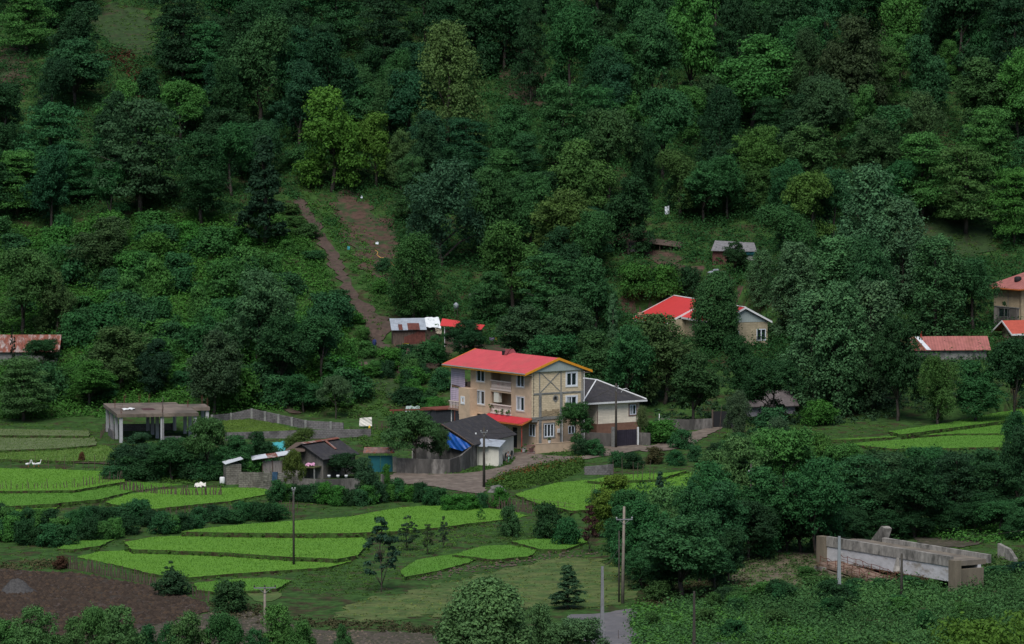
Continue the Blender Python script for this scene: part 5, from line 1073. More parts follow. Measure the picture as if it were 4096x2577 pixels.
# ---------------------------------------------------------------- ground cover
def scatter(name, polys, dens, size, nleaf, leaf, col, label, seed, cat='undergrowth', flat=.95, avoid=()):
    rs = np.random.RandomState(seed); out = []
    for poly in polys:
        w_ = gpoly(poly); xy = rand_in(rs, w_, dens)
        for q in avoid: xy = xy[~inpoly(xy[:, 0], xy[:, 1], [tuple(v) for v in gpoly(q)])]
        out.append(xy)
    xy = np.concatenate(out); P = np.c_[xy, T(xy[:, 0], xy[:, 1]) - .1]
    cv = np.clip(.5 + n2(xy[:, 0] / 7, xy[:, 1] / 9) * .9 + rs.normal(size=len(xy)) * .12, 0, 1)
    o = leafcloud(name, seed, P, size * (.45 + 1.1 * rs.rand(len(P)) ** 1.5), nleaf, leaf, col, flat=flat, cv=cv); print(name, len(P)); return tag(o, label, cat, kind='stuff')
PATHS = [PATH1,
         [(1320, 800), (1400, 780), (1500, 850), (1600, 975), (1590, 1040), (1560, 1130), (1500, 1130), (1420, 1080), (1370, 960)], [(960, 1500), (1010, 1490), (1060, 1560), (1140, 1610), (1210, 1655), (1180, 1662), (1100, 1625), (1010, 1575)], [(1180, 730), (1260, 745), (1330, 850), (1290, 890), (1210, 820)]]
scatter('undergrowth', [[(-60, 900), (1100, 860), (1260, 1000), (1400, 1300), (1440, 1500), (1200, 1640), (-60, 1680)]], 1.2, 1.25, 54, .16, (.042, .125, .022), 'tangled bright bushes and climbers covering the lower left slope', 41, avoid=PATHS)
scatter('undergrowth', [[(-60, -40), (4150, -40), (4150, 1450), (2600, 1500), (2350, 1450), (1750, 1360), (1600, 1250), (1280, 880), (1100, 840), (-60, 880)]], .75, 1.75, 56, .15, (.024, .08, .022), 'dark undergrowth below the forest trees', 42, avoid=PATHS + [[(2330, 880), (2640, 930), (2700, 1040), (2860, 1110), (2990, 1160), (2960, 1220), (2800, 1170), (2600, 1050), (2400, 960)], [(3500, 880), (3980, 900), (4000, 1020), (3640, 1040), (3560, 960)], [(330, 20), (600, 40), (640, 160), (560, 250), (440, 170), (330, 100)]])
scatter('undergrowth', [[(1380, 1500), (1700, 1580), (1760, 1650), (1500, 1680), (1200, 1660)], [(1640, 1420), (1780, 1420), (1790, 1600), (1720, 1580)]], 1.0, .6, 36, .13, (.055, .12, .025), 'bright weeds on the slope left of the tall house', 43, avoid=PATHS[:1])
scatter('undergrowth', [[(2330, 1500), (4150, 1400), (4150, 1615), (3700, 1655), (3300, 1710), (2900, 1690), (2640, 1700), (2600, 1640)]], .35, .9, 40, .18, (.028, .065, .028), 'dark undergrowth behind the houses on the right', 44)
scatter('bramble', [[(2540, 2480), (2760, 2400), (3060, 2350), (3320, 2360), (3600, 2345), (3760, 2320), (4150, 2290), (4150, 2600), (2540, 2600)]], 1.0, 1.2, 70, .13, (.05, .125, .038), 'thick bramble mass covering the lower right bank', 45, cat='bramble')
scatter('bramble', [[(2540, 2430), (2700, 2440), (2950, 2460), (3200, 2500), (3400, 2600), (2540, 2600)]], 1.0, .95, 50, .13, (.055, .15, .028), 'brighter bramble clumps along the asphalt road', 46, cat='bramble')
scatter('fern', [Z1([(860, 1390), (1060, 1305), (1350, 1245), (1560, 1212), (1580, 1290), (1400, 1370), (1150, 1430), (950, 1440)])], 2.0, .8, 46, .13, (.05, .105, .02), 'green ferns on the bank above the middle rice field', 47, cat='fern')
scatter('dead_fern', [Z1([(870, 1375), (1060, 1300), (1350, 1240), (1570, 1205), (1570, 1235), (1350, 1285), (1060, 1345), (900, 1400)])], 2.6, .5, 40, .11, (.17, .075, .024), 'rust brown dead ferns on the road edge above the middle rice field', 48, cat='fern')
scatter('dead_fern', [[(415, 195), (520, 200), (590, 300), (640, 370), (560, 400), (530, 320), (440, 240)], [(1960, 140), (2060, 140), (2090, 180), (1990, 180)]], 2.0, .7, 36, .15, (.065, .026, .016), 'rust red dead ferns on the upper left slope', 49, cat='fern')
scatter('weeds', [Z2([(1020, 640), (1500, 640), (1560, 690), (1300, 740), (1000, 760)]), Z2([(1690, 1100), (1980, 1060), (2080, 1100), (2200, 1230), (1900, 1260), (1600, 1200)]), Z3([(250, 640), (700, 590), (1000, 600), (1350, 640), (1300, 690), (700, 720), (380, 800), (300, 780)])], 2.6, .26, 30, .075, (.056, .12, .024), 'rough green weeds on the terrace banks', 50, cat='weeds')
scatter('weeds', [[(1700, 1902), (1870, 1880), (2060, 1840), (2040, 1860), (1900, 1890), (1740, 1905)], [(2110, 1830), (2330, 1800), (2330, 1822), (2130, 1845)], [(2340, 1795), (2450, 1800), (2440, 1812), (2345, 1808)]], 2.4, .34, 30, .1, (.05, .115, .024), 'fresh weeds along the upper road edge', 51, cat='weeds')
scatter('scrub', [Z2([(-80, 1070), (300, 1030), (300, 1100), (-80, 1100)]), Z2([(1180, 1290), (1480, 1300), (1480, 1420), (1250, 1380)]), Z2([(1650, 1370), (2251, 1390), (2700, 1440), (2700, 1480), (1700, 1430)]), [(2540, 2340), (2980, 2330), (3000, 2390), (2600, 2420)], [(2540, 2400), (2680, 2390), (2700, 2440), (2560, 2450)]], 1.4, .6, 34, .12, (.06, .06, .028), 'dry brownish scrub on the stream bank', 52, cat='scrub')
scatter('grass', [Z3([(-90, 1160), (0, 1070), (300, 1015), (550, 955), (820, 895), (1250, 795), (1450, 795), (1640, 860), (1710, 960), (1660, 1085), (1350, 1120), (1150, 1075), (560, 1165)])], 3.4, .2, 12, .1, (.105, .14, .036), 'dry yellowish grass of the meadow beside the stream', 53, cat='grass')
scatter('weeds', [[(2890, 1750), (3250, 1740), (3250, 1800), (3000, 1830)], [(1330, 1725), (1900, 1700), (1880, 1760), (1450, 1790)], [(620, 1880), (900, 1890), (900, 1960), (600, 1930)]], 1.3, .5, 34, .13, (.05, .11, .022), 'bright weeds in the village gardens', 54, cat='weeds')

VAL = [(-60, 1690), (4150, 1690), (4150, 2600), (-60, 2600)]
rsv = np.random.RandomState(91); wv = gpoly([(-100, 1690), (4190, 1690), (4190, 2330), (-100, 2330)]); xy = rand_in(rsv, wv, 1.0)
bad = [w_ for _, w_, _ in flist] + ROADS
for q in bad: xy = xy[~inpoly(xy[:, 0], xy[:, 1], [tuple(v) for v in q])]
P = np.c_[xy, T(xy[:, 0], xy[:, 1]) - .05]; cv = np.clip(.5 + n2(xy[:, 0] / 6, xy[:, 1] / 9) * .9, 0, 1)
o = leafcloud('rough_grass', 92, P, (.1 + .22 * rsv.rand(len(P)) ** 4), 20, .1, (.062, .135, .022), flat=.6, cv=cv); tag(o, 'rough tufted grass over the valley floor', 'grass', kind='stuff'); print('rough', len(P))

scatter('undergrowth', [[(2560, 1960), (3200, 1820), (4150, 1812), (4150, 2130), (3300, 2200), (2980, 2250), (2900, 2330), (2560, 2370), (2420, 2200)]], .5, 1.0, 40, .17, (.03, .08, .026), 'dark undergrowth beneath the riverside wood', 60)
scatter('undergrowth', [[(3400, 2085), (4150, 2085), (4150, 2165), (3950, 2175), (3650, 2150), (3420, 2140)]], 1.0, 1.0, 44, .16, (.04, .12, .024), 'green bushes on the river bank behind the bridge', 61)
scatter('weeds', [[(330, 20), (600, 40), (640, 160), (560, 250), (440, 170), (330, 100)], [(300, 460), (400, 480), (410, 600), (340, 700), (290, 560)], [(3500, 880), (3980, 900), (4000, 1020), (3640, 1040), (3560, 960)], [(1420, 1380), (1560, 1430), (1640, 1560), (1560, 1620), (1430, 1500)], [(1400, 1200), (1500, 1250), (1620, 1380), (1480, 1350)], [(1180, 730), (1260, 745), (1330, 850), (1600, 1010), (1560, 1150), (1420, 1100)]], .8, .42, 26, .13, (.05, .11, .02), 'weeds breaking up the grassy and bare patches of the slope', 62)
scatter('scrub', [[(2940, 2200), (3300, 2225), (3330, 2340), (2900, 2350)], [(3850, 2230), (4150, 2200), (4150, 2300), (3850, 2300)], [(3300, 2250), (3420, 2300), (3500, 2330), (3300, 2340)]], 1.6, .5, 34, .12, (.05, .09, .028), 'scrub on the bank around the bridge ends', 63, cat='scrub')

lab = 'shrub standing out of the bramble mass at the lower right'
for i in range(26):
    x = r_.uniform(1500, 2400); y = r_.uniform(1400, 1500) - (x - 1500) * .03
    plant(x, y - r_.uniform(22, 42), y + 10, r_.uniform(40, 80), 'bush', r_.choice([MG, OL, DK, LG]), lab, group='shrubs in the brambles')
lab = 'shrub crowded between the forest trees of the slope'
for i in range(60):
    x = r_.uniform(-20, 2420); y = r_.uniform(120, 600)
    if any(a < x < c and b < y < d for a, b, c, d in clear): continue
    plant(x, y - r_.uniform(40, 70), y, r_.uniform(60, 110), 'bush', r_.choice([DK, MG, MG, DK, TG]), lab, group='shrubs between the forest trees')

lab = 'shrub of the garden thicket below the concrete frame'
for x in range(285, 640, 26):
    for q in (0, 1):
        y = 1126 - q * 26 + r_.uniform(-5, 4)
        plant(x + r_.uniform(-10, 10), y - r_.uniform(34, 56), y, r_.uniform(55, 85), 'bush', r_.choice([MG, DK, MG, LG]), lab, group='garden thicket below the frame')
lab = 'shrub on the weedy slope between footpath and tall house'
for i in range(34):
    x = r_.uniform(850, 1040); y = r_.uniform(845, 985)
    if (x - 850) < (y - 845) * .9 - 20 and x < 960: continue
    if 915 < x < 1010 and y < 850: continue
    plant(x, y - r_.uniform(24, 55), y, r_.uniform(40, 75), 'bush', r_.choice([MG, LG, BG, DK, TG]), lab, group='shrubs between footpath and tall house')
lab = 'shrub at the edge of the trodden footpath on the slope'
for x, y in [(720, 560), (745, 610), (800, 705), (830, 760), (850, 800), (700, 530), (905, 640), (900, 690), (690, 500), (860, 840), (800, 850), (820, 900)]:
    plant(x + r_.uniform(-8, 8), y - r_.uniform(16, 40), y, r_.uniform(34, 64), 'bush', r_.choice([MG, BG, LG, OL]), lab, group='shrubs along the footpath')

scatter('weeds', [[(1215, 800), (1330, 800), (1400, 990), (1470, 1090), (1530, 1150), (1580, 1280), (1490, 1230), (1400, 1090), (1300, 920)], [(1345, 880), (1420, 900), (1560, 1120), (1465, 1080)], [(1100, 830), (1200, 900), (1330, 1100), (1440, 1300), (1380, 1330), (1200, 1000)]], 1.5, .62, 34, .12, (.042, .115, .024), 'weeds and seedlings overgrowing the eroded scar and its path', 71)
# ================================================================ POLES, FENCES, BRIDGE, SMALL THINGS
m_cpole = mat('concrete_pole', (.19, .16, .13), var=.2, scale=2); m_gpole = mat('grey_pole', (.17, .17, .18), var=.2); m_ins = mat('insulator', (.35, .35, .36), var=.1, rough=.3)
def pole(px, top, base, r, m, label, cross=None, arms=None, square=False, lean=0, loc=None, name='utility_pole'):
    p = loc or ground(px, base); h = (base - top) / pxm(p.y) if not loc else top
    t = thing(name, p, R(8), label, 'utility pole'); mb = MB()
    if square:
        k = r; mb.prism([(-k, -k * .7, -.6), (k, -k * .7, -.6), (k, k * .7, -.6), (-k, k * .7, -.6)], (0, 0, .01)); mb = MB()
        n = len(mb.v)
        for z, s in ((-.6, 1), (h, .6)): mb.v += [(-k * s, -k * .7 * s, z), (k * s, -k * .7 * s, z), (k * s, k * .7 * s, z), (-k * s, k * .7 * s, z)]
        mb.f += [(0, 1, 5, 4), (1, 2, 6, 5), (2, 3, 7, 6), (3, 0, 4, 7), (4, 5, 6, 7), (3, 2, 1, 0)]
    else: mb.tube([(0, 0, -.6), (lean * .5, 0, h * .5), (lean, 0, h)], [r, r * .85, r * .68], 8)
    mb.build('shaft', m, t, not square)
    for z, w_, side in (arms or []):
        a = MB(); a.box(lean - w_ / 2, -.14, h - z - .05, lean + w_ / 2, -.05, h - z + .05); a.tube([(lean - w_ * .3, -.1, h - z - .02), (lean, -.12, h - z - .5)], .025, 4); a.tube([(lean + w_ * .3, -.1, h - z - .02), (lean, -.12, h - z - .5)], .025, 4); ar = a.build('crossarm', m_gpole, t)
        for x in ((-w_ * .47, w_ * .47) if side != 3 else (-w_ * .47, 0, w_ * .47)):
            q = MB(); zz = h - z + (.05 if x else z + .0); q.tube([(lean + x, -.1, zz), (lean + x, -.1, zz + .1), (lean + x, -.1, zz + .2)], [.03, .075, .05], 6); q.build('insulator', m_ins if side != 3 else m_postd, ar)
    return t, h
P1, h1 = pole(1936, 1708, 1951, .17, m_postd, 'dark wooden pole standing at the road in front of the white outhouse', arms=[(.55, .75, 2)])
q = MB(); q.tube([(-.95, -.1, h1 - .75), (-.95, -.1, h1 - .58)], [.09, .09], 6); q.build('lamp', mat('lamp_white', (.8, .8, .8)), P1)
P2, h2_ = pole(2464, 1532, 1792, .16, m_postd, 'dark wooden pole beside the gate of the cream bungalow', arms=[(.5, .5, 2)])
P3, h3 = pole(1175, 1952, 2268, .13, m_postd, 'thin dark pole in the rice field below the ivy pollard', arms=[(.1, .3, 2)])
P4, h4 = pole(1060, 2345, 2640, .15, m_cpole, 'brown pole with three insulators at the bottom edge', arms=[(.05, 2.0, 3)])
P5, h5 = pole(2490, 2022, 2414, .175, m_cpole, 'tall tan concrete pole with crossarm at the dry meadow', arms=[(1.25, 1.6, 2)], lean=.15)
P5b, _ = pole(2476, 2120, 2412, .09, m_postd, 'thin black pole hidden close behind the tall tan pole')
P6, h6 = pole(2409, 2262, 2560, .19, m_gpole, 'grey slotted concrete pole beside the asphalt road', square=True)
P7, h7 = pole(2776, 2362, 2600, .15, m_postd, 'dark pole rising from the brambles right of the asphalt road', square=True)
P8, h8 = pole(3356, 2143, 2362, .2, mat('steel_grey', (.22, .24, .25), var=.1), 'grey pole at the left end of the bridge', square=True)
P9, h9 = pole(3606, 2212, 2398, .16, m_postd, 'short dark pole in front of the white bridge girder')
P10, h10 = pole(3003, 1852, 2218, .13, m_postd, 'dark pole sticking out of the riverside wood', arms=[(.9, .5, 2)])
P11, h11 = pole(3133, 1945, 2215, .13, m_postd, 'pole with crossarm half buried in the riverside wood', arms=[(.1, 1.0, 2)])
pole(2637, 1655, 1728, .05, mwt, 'thin white pipe post beside the concrete wall at the track', name='pipe_post')
pole(652, 1585, 1778, .06, m_postd, 'thin dark pole in front of the concrete frame', name='pole')
def wire(a, b, sag, label):
    a = Vector(a); b = Vector(b); pts = [a.lerp(b, i / 16) - Vector((0, 0, 4 * sag * (i / 16) * (1 - i / 16))) for i in range(17)]
    mb = MB(); mb.tube([p - a for p in pts], .02, 4); o = mb.build('power_line', m_postd, None, loc=a); tag(o, label, 'power line')
top = lambda t, h, z=0: t.location + Vector((0, 0, h - z))
wire(top(P1, h1, .6), local(house, (1.3, -.2, 3.4)), .5, 'wire from the road pole to the tall house'); wire(top(P1, h1, .6), local(cot, (6, -.3, 2.6)), .3, 'wire from the road pole to the white cottage')
wire(top(P1, h1, .4), top(P2, h2_, .4), .7, 'wire from the road pole to the bungalow pole'); wire(top(P8, h8, .1), at(4200, 2100, 500), .8, 'wire running right from the bridge pole')
wire(top(P6, h6, .1), top(P5, h5, 3.5), .3, 'wire between the grey pole and the tall tan pole'); wire(top(P11, h11, .1), at(4200, 2085, 540), 1.0, 'wire running right through the dark wood')
# stick fences
stick = []
for i in range(4):
    r = random.Random(50 + i); mb = MB(); x = y = 0; pts = []
    for k in range(5): pts.append((x, y, -.3 + 1.3 * k / 4)); x += r.uniform(-.05, .05); y += r.uniform(-.03, .03)
    mb.tube(pts, [.055, .05, .045, .04, .03], 5); me = bpy.data.meshes.new('post'); me.from_pydata(mb.v, [], mb.f); me.materials.append(m_wood); stick.append(me)
def fence(pts, step, h, label, lean=.12, wmul=1., rail=False, jit=.3, name='stick_fence'):
    g = [ground(*p) for p in pts]; root = thing(name, g[0], 0, label, 'fence'); r = random.Random(len(label)); n_ = 0
    for i in range(len(g) - 1):
        a, b = g[i], g[i + 1]; n = max(1, int((b - a).length / step))
        for j in range(n):
            if n_ >= 98: break
            p = a.lerp(b, (j + r.uniform(-jit, jit)) / n); o = link(r.choice(stick), 'post', root); o.location = (p.x - g[0].x, p.y - g[0].y, float(T(p.x, p.y)) - g[0].z)
            o.rotation_euler = (r.uniform(-lean, lean), r.uniform(-lean, lean), r.uniform(0, 6)); s = r.uniform(.7, 1.25) * wmul; o.scale = (s, s, h * r.uniform(.65, 1.2)); n_ += 1
        if rail:
            for z in (.35, .75):
                mb = MB(); mb.tube([a - g[0] + Vector((0, 0, z * h)), b - g[0] + Vector((0, 0, z * h))], .02, 4); mb.build('rail', m_wood, root)
    return root
fence([(0, 1966), (210, 1966), (300, 1962), (400, 1948), (500, 1925)], .42, 1.25, 'crooked stick fence between the two left rice fields')
fence([(0, 1870), (260, 1876), (520, 1882)], 1.0, 1.4, 'thin stick fence along the small path at left', wmul=.8)
fence([(255, 2272), (330, 2285), (470, 2312), (630, 2345)], .24, 1.15, 'dense stick fence above the plowed field', wmul=1.1)
fence([(770, 2385), (840, 2410)], .3, 1.0, 'short run of sticks beside the round shrub')
fence([(600, 2078), (780, 2072), (1000, 2062), (1200, 2052)], .3, 1.3, 'stick fence in front of the hedge row')
fence([(1780, 2012), (1880, 2018), (1965, 2030), (2130, 2056)], .2, 1.25, 'dark stick fence at the right end of the long rice field', wmul=1.1)
fence([(2100, 2020), (2300, 2045)], 1.5, 1.0, 'low rail fence at the lower edge of the middle rice field', rail=True)
fence([(1470, 1345), (1500, 1400), (1570, 1470), (1650, 1570)], .8, 1.2, 'row of stakes along the footpath')
fence([(1500, 1722), (1600, 1716), (1700, 1700)], .35, 1.3, 'wattle fence behind the grassy garden')
fence([(480, 1968), (640, 1984), (760, 1990), (900, 1988)], .32, 1.2, 'dark plank fence under the garden trees', wmul=1.6)
fence([(2300, 2545), (2500, 2560), (2700, 2570)], 2.6, 1.2, 'wire fence posts beside the asphalt road', wmul=.8, lean=.03)
fence([(520, 1575), (420, 1720), (400, 1760)], 1.0, 1.0, 'old stakes left of the concrete frame')
r = random.Random(3)
for i, (x, tp, bs) in enumerate([(2457, 1838, 1915), (2490, 1825, 1925), (2533, 1845, 1930), (2552, 1850, 1920), (2568, 1856, 1925), (2600, 1840, 1935), (2613, 1870, 1930), (2420, 1925, 1955), (2380, 1930, 2000), (2362, 1940, 2022), (2878, 1618, 1740), (2935, 1632, 1735)]):
    p = ground(x, bs); o = link(r.choice(stick), 'stake'); o.location = p; h = (bs - tp) / pxm(p.y); o.scale = (.9, .9, h); o.rotation_euler = (r.uniform(-.05, .05), r.uniform(-.06, .06), 0)
    tag(o, 'tall bare stake standing on the rice field bank' if i < 10 else ('tall crooked stake left of the dirt track gate' if i == 10 else 'tall leaning stake right of the dirt track gate'), 'stake', 'stakes on the rice field bank' if i < 10 else None)
# ---------------------------------------------------------------- bridge
m_bc = mat('bridge_concrete', (.225, .21, .19), var=.45, scale=1.4, col2=(.10, .095, .085), thr=.55, stretch=(1, 1, .5), rough=.95); m_bw = mat('girder_white', (.42, .41, .42), var=.2, scale=.8, col2=(.26, .235, .21), thr=.6, stretch=(1, 1, 2))
m_deck = mat('deck', (.16, .135, .105), var=.3, scale=.7, col2=(.13, .11, .09), thr=.5); m_pier = mat('pier_tan', (.15, .125, .092), var=.25, scale=1.2, stretch=(1, 1, .3))
bp = at(3305, 2185, 495); br = thing('bridge', bp, R(-57.7), 'weathered concrete bridge with white girder, thick grey beams and tan end blocks', 'bridge')
Lb = 20.8; WB = 4.4
mb = MB(); 
for i in range(9): mb.box(i * Lb / 9 + .008, 0, 0, (i + 1) * Lb / 9, .4, 1.0)
mb.build('parapet_beam', m_bc, br); MB().box(.0, .1, -1.5, Lb, .5, -.004).build('girder', m_bw, br); MB().box(0, .41, .0, Lb, WB, .5).build('deck', m_deck, br); MB().box(0, WB - 1, -1.4, Lb, WB - .6, -.004).build('girder', m_bw, br)
mb = MB()
for i in range(9): mb.box(3.6 + i * 1.95, WB + .01, .1, 5.54 + i * 1.95, WB + .4, .95)
mb.build('parapet_beam', m_bc, br)
mb = MB(); mb.box(-1.3, -.3, -3.0, -.003, .5, .95); mb.box(-1.4, .76, -3, -.3, WB + .2, .35); mb.build('abutment', m_pier, br)
mb = MB(); mb.box(Lb + .003, -.25, -3.5, Lb + 1.1, .5, .7); mb.box(Lb + .003, .51, -3, Lb + .3, WB - .5, -.3); mb.build('abutment', m_pier, br)
mb = MB(); mb.prism([(1.0, WB + .2, .1), (2.8, WB + .2, .1), (3.7, WB + .2, 1.9), (3.2, WB + .2, 2.1)], (.5, .6, 0)); mb.build('wing_wall', m_bc, br)
mb = MB(); mb.tube([(12.2, .02, -.0), (12.1, .0, -.8), (12.3, -.15, -1.5)], [.18, .32, .5], 6); mb.build('rubble_plug', m_bc, br)
ob = thing('collapsed_footbridge', local(br, (0, 0, 0)), R(-57.7), 'collapsed brown footbridge with rusty railings lying beside the concrete bridge', 'footbridge')
mb = MB(); mb.prism([(3.5, -3.6, -1.15), (17, -3.6, -2.3), (17, -1.0, -2.2), (3.5, -1.0, -1.05)], (0, 0, -.25)); mb.build('deck', mat('dead_deck', (.17, .115, .085), var=.4, scale=2), ob)
mb = MB(); mb.box(4.5, -3.9, -1.9, 15.0, -3.65, -1.62); 
for i, v in enumerate(mb.v): mb.v[i] = (v[0], v[1], v[2] - (v[0] - 4.5) * .085)
mb.build('beam', m_pier, ob); MB().box(3.2, -3.8, -4, 5.0, -.9, -1.45).build('pier', m_bc, ob)
for y in (-3.55, -1.05):
    mb = MB()
    for i in range(10):
        x = 3.8 + i * 1.35; z = -1.1 - (x - 3.5) * .085; mb.tube([(x, y, z), (x + r.uniform(-.2, .2), y, z + .75)], .04, 4)
        if i: mb.tube([(x - 1.35, y, z + .85), (x - .6, y, z + r.uniform(.5, .9)), (x, y, z + .72)], .03, 4); mb.tube([(x - 1.35, y, z + .4), (x, y, z + r.uniform(.2, .5))], .025, 4)
    mb.build('railing', m_rust2, ob)
P = np.array([local(ob, (r.uniform(3.5, 18), r.choice([-3.6, -1.0]) + r.uniform(-.4, .4), 0)) for _ in range(170)]); P = np.array([[p[0], p[1], bp.z - 1.2 - .085 * max(0, i % 14)] for i, p in enumerate(P)])
o = leafcloud('driftwood', 77, P, 0.4, 26, .13, (.11, .075, .045), flat=.5, asp=.15); tag(o, 'matted brown driftwood and dead vines caught on the collapsed footbridge', 'driftwood', kind='stuff')
# small end wall at the right margin
wl = thing('retaining_wall', ground(3990, 2232), R(-60), 'broken grey concrete wall at the right margin beyond the bridge', 'wall'); mb = MB(); mb.prism([(0, 0, -1), (3.0, 0, -1), (3.0, 0, .2), (1.9, 0, 1.1), (0, 0, 1.5)], (0, .4, 0)); mb.build('wall', m_bc, wl)
# ---------------------------------------------------------------- rocks and heaps
def rock(px, py, w_, h_, label, m, seed, name='boulder', flat=1, cat='boulder'):
    p = ground(px, py); s = pxm(p.y); bm = bmesh.new(); bmesh.ops.create_icosphere(bm, subdivisions=3, radius=1); q = random.Random(seed); ph = [q.uniform(0, 6) for _ in range(6)]
    for v in bm.verts:
        c = v.co; k = 1 + (.18 * math.sin(c.x * 3 + ph[0]) * math.cos(c.y * 4 + ph[1]) + .12 * math.sin(c.z * 6 + ph[2] + c.x * 3)) * (1 if flat else .4) + (.0 if not flat else .05 * math.sin(c.x * 11 + ph[3]))
        v.co = Vector((c.x * k * w_ / s / 2, c.y * k * w_ / s / 2.4, max(c.z, -.3) * k * h_ / s * .8))
    me = bpy.data.meshes.new(name); bm.to_mesh(me); bm.free(); me.materials.append(m); me.polygons.foreach_set('use_smooth', [not flat] * len(me.polygons)); o = link(me, name, None, p); tag(o, label, cat)
m_rock = mat('rock', (.14, .13, .12), var=.3, scale=2, col2=(.09, .09, .08)); m_gpile = mat('gravel_pile', (.05, .047, .045), var=.5, scale=4, bump=.9)
rock(1990, 1968, 72, 34, 'grey boulder at the foot of the fern bank', m_rock, 1); rock(1895, 1195, 46, 34, 'pale boulder left of two on the slope above the sheds', m_rock, 2); rock(1962, 1205, 60, 26, 'flatter pale boulder right of two on the slope above the sheds', m_rock, 3)
def mound(px, py, w_, h_, label, m, seed):
    p = ground(px, py); s = pxm(p.y); V = []; F = []; n = 40; rad = w_ / s / 2; q = VN(seed)
    for i in range(13):
        for j in range(n):
            t = i / 12; a = 2 * math.pi * j / n; rr = rad * t * (1 + .12 * float(q(math.cos(a) * 2 + 5, math.sin(a) * 2 + 5))); x = math.cos(a) * rr; y = math.sin(a) * rr; V.append((x, y, h_ / s * (math.cos(t * math.pi) + 1) / 2 * (1 + .5 * float(q(x * 1.5 + 9, y * 1.5 + 9))) - .12 * t))
    for i in range(12):
        for j in range(n): F.append((i * n + j, (i + 1) * n + j, (i + 1) * n + (j + 1) % n, i * n + (j + 1) % n))
    mb = MB(); mb.v = V; mb.f = F; o = mb.build('gravel_heap', m, None, True, p); tag(o, label, 'gravel heap')
mound(70, 2368, 195, 52, 'smooth grey gravel heap on the plowed field', m_gpile, 8)
rs = np.random.RandomState(12)
def pebbles(poly, dens, size, col, label, seed):
    w_ = gpoly(poly); xy = rand_in(np.random.RandomState(seed), w_, dens); n = len(xy); r_s = np.random.RandomState(seed); z = T(xy[:, 0], xy[:, 1]) + .08
    base = np.array([[1, 0, 0], [0, 1, 0], [-1, 0, 0], [0, -1, 0], [0, 0, .7]]); s = size * (.4 + r_s.rand(n) ** 2 * 1.4); a = r_s.rand(n) * 6.28; ca, sa = np.cos(a), np.sin(a)
    V = base[None] * s[:, None, None]; X = V[..., 0] * ca[:, None] - V[..., 1] * sa[:, None]; Y = V[..., 0] * sa[:, None] + V[..., 1] * ca[:, None]
    V = np.stack([X + xy[:, :1], Y + xy[:, 1:], V[..., 2] + z[:, None]], -1).reshape(-1, 3); f = np.array([[0, 1, 4], [1, 2, 4], [2, 3, 4], [3, 0, 4]]); F = (np.arange(n)[:, None, None] * 5 + f[None]).reshape(-1, 3)
    o = link(npmesh('gravel', V, F, LEAFB, np.repeat(r_s.rand(n), 4)), 'gravel'); o.color = (*col, 1); tag(o, label, 'gravel', kind='stuff')
pebbles(Z2([(760, 1425), (1000, 1390), (1190, 1335), (1420, 1330), (1700, 1440), (2251, 1450), (2700, 1470), (2700, 1580), (760, 1580)]), 4, .13, (.10, .085, .07), 'loose grey stones of the stream bed', 5)
pebbles(Z2([(-80, 1090), (150, 1106), (400, 1116), (620, 1155), (830, 1188), (1000, 1238), (1150, 1285), (1190, 1330), (1000, 1385), (760, 1420), (700, 1560), (-80, 1560)]), 10, .2, (.052, .038, .029), 'brown clods of the plowed field', 6)
pebbles(Z3([(370, 930), (700, 850), (1000, 790), (1250, 760), (1450, 750), (1550, 800), (1400, 800), (1100, 830), (800, 880), (480, 950)]), 3, .14, (.085, .07, .055), 'stones along the foot of the lowest rice terraces', 7)
# ---------------------------------------------------------------- small objects
def clothpx(name, px, py, w_, h_, m, label, cat, seed, tilt=.3, z=0, rz=None, amp=.1):
    p = ground(px, py); s = pxm(p.y); a = w_ / s / 2; b = h_ / s
    o = cloth(name, (-a, 0, z), (a, .05, z + .02), (a * .95, tilt, z + b), (-a * .9, tilt, z + b * .9), m, None, seed=seed, amp=amp, loc=p, rz=rz or 0); tag(o, label, cat)
m_wtarp = mat('white_tarp', (.55, .53, .48), var=.12, scale=2); m_ttarp = mat('teal_tarp', (.04, .25, .27), var=.2, scale=2); m_navy = mat('navy_cloth', (.012, .022, .09), var=.2)
clothpx('tarpaulin', 1462, 1712, 52, 36, m_wtarp, 'off white sheet hung on the fence behind the garden', 'tarpaulin', 1, z=.2)
clothpx('tarpaulin', 800, 1950, 46, 15, m_wtarp, 'small white sheet lying at the edge of the left rice field', 'tarpaulin', 2, tilt=.8, amp=.16)
clothpx('netting', 1110, 1812, 62, 42, m_ttarp, 'teal netting between the garden trees', 'netting', 3, tilt=1.2)
clothpx('netting', 1650, 1650, 60, 22, mat('pale_net', (.25, .31, .29), var=.2), 'pale green sheet lying behind the red pergola', 'netting', 4, tilt=1.5)
clothpx('plastic_sack', 2668, 858, 18, 34, mw, 'white plastic sack caught above the bare farmyard slope', 'sack', 5, tilt=.3)
clothpx('plastic_bag', 1508, 982, 13, 13, mw, 'small white bag on the bare slope', 'bag', 6); clothpx('plastic_bag', 1394, 1000, 11, 14, m_ttarp, 'small pale teal bag left of the bare slope', 'bag', 7); clothpx('plastic_bag', 1446, 795, 9, 12, mw, 'tiny white bag at the top of the bare slope', 'bag', 8)
clothpx('plastic_bag', 2003, 1828, 9, 6, mw, 'tiny white litter on the road by the terrace wall', 'litter', 18) if False else None
wp = ground(1097, 1962); o = cloth('hanging_cloth', (-.25, -.08, 1.05), (.3, -.08, 1.0), (.45, -.05, 2.15), (-.2, -.05, 2.15), mat('denim_cloth', (.02, .055, .10), var=.3), None, seed=9, amp=.05, loc=wp + Vector((0, -.25, 0))); tag(o, 'dark blue cloth hanging over the old block wall', 'cloth')
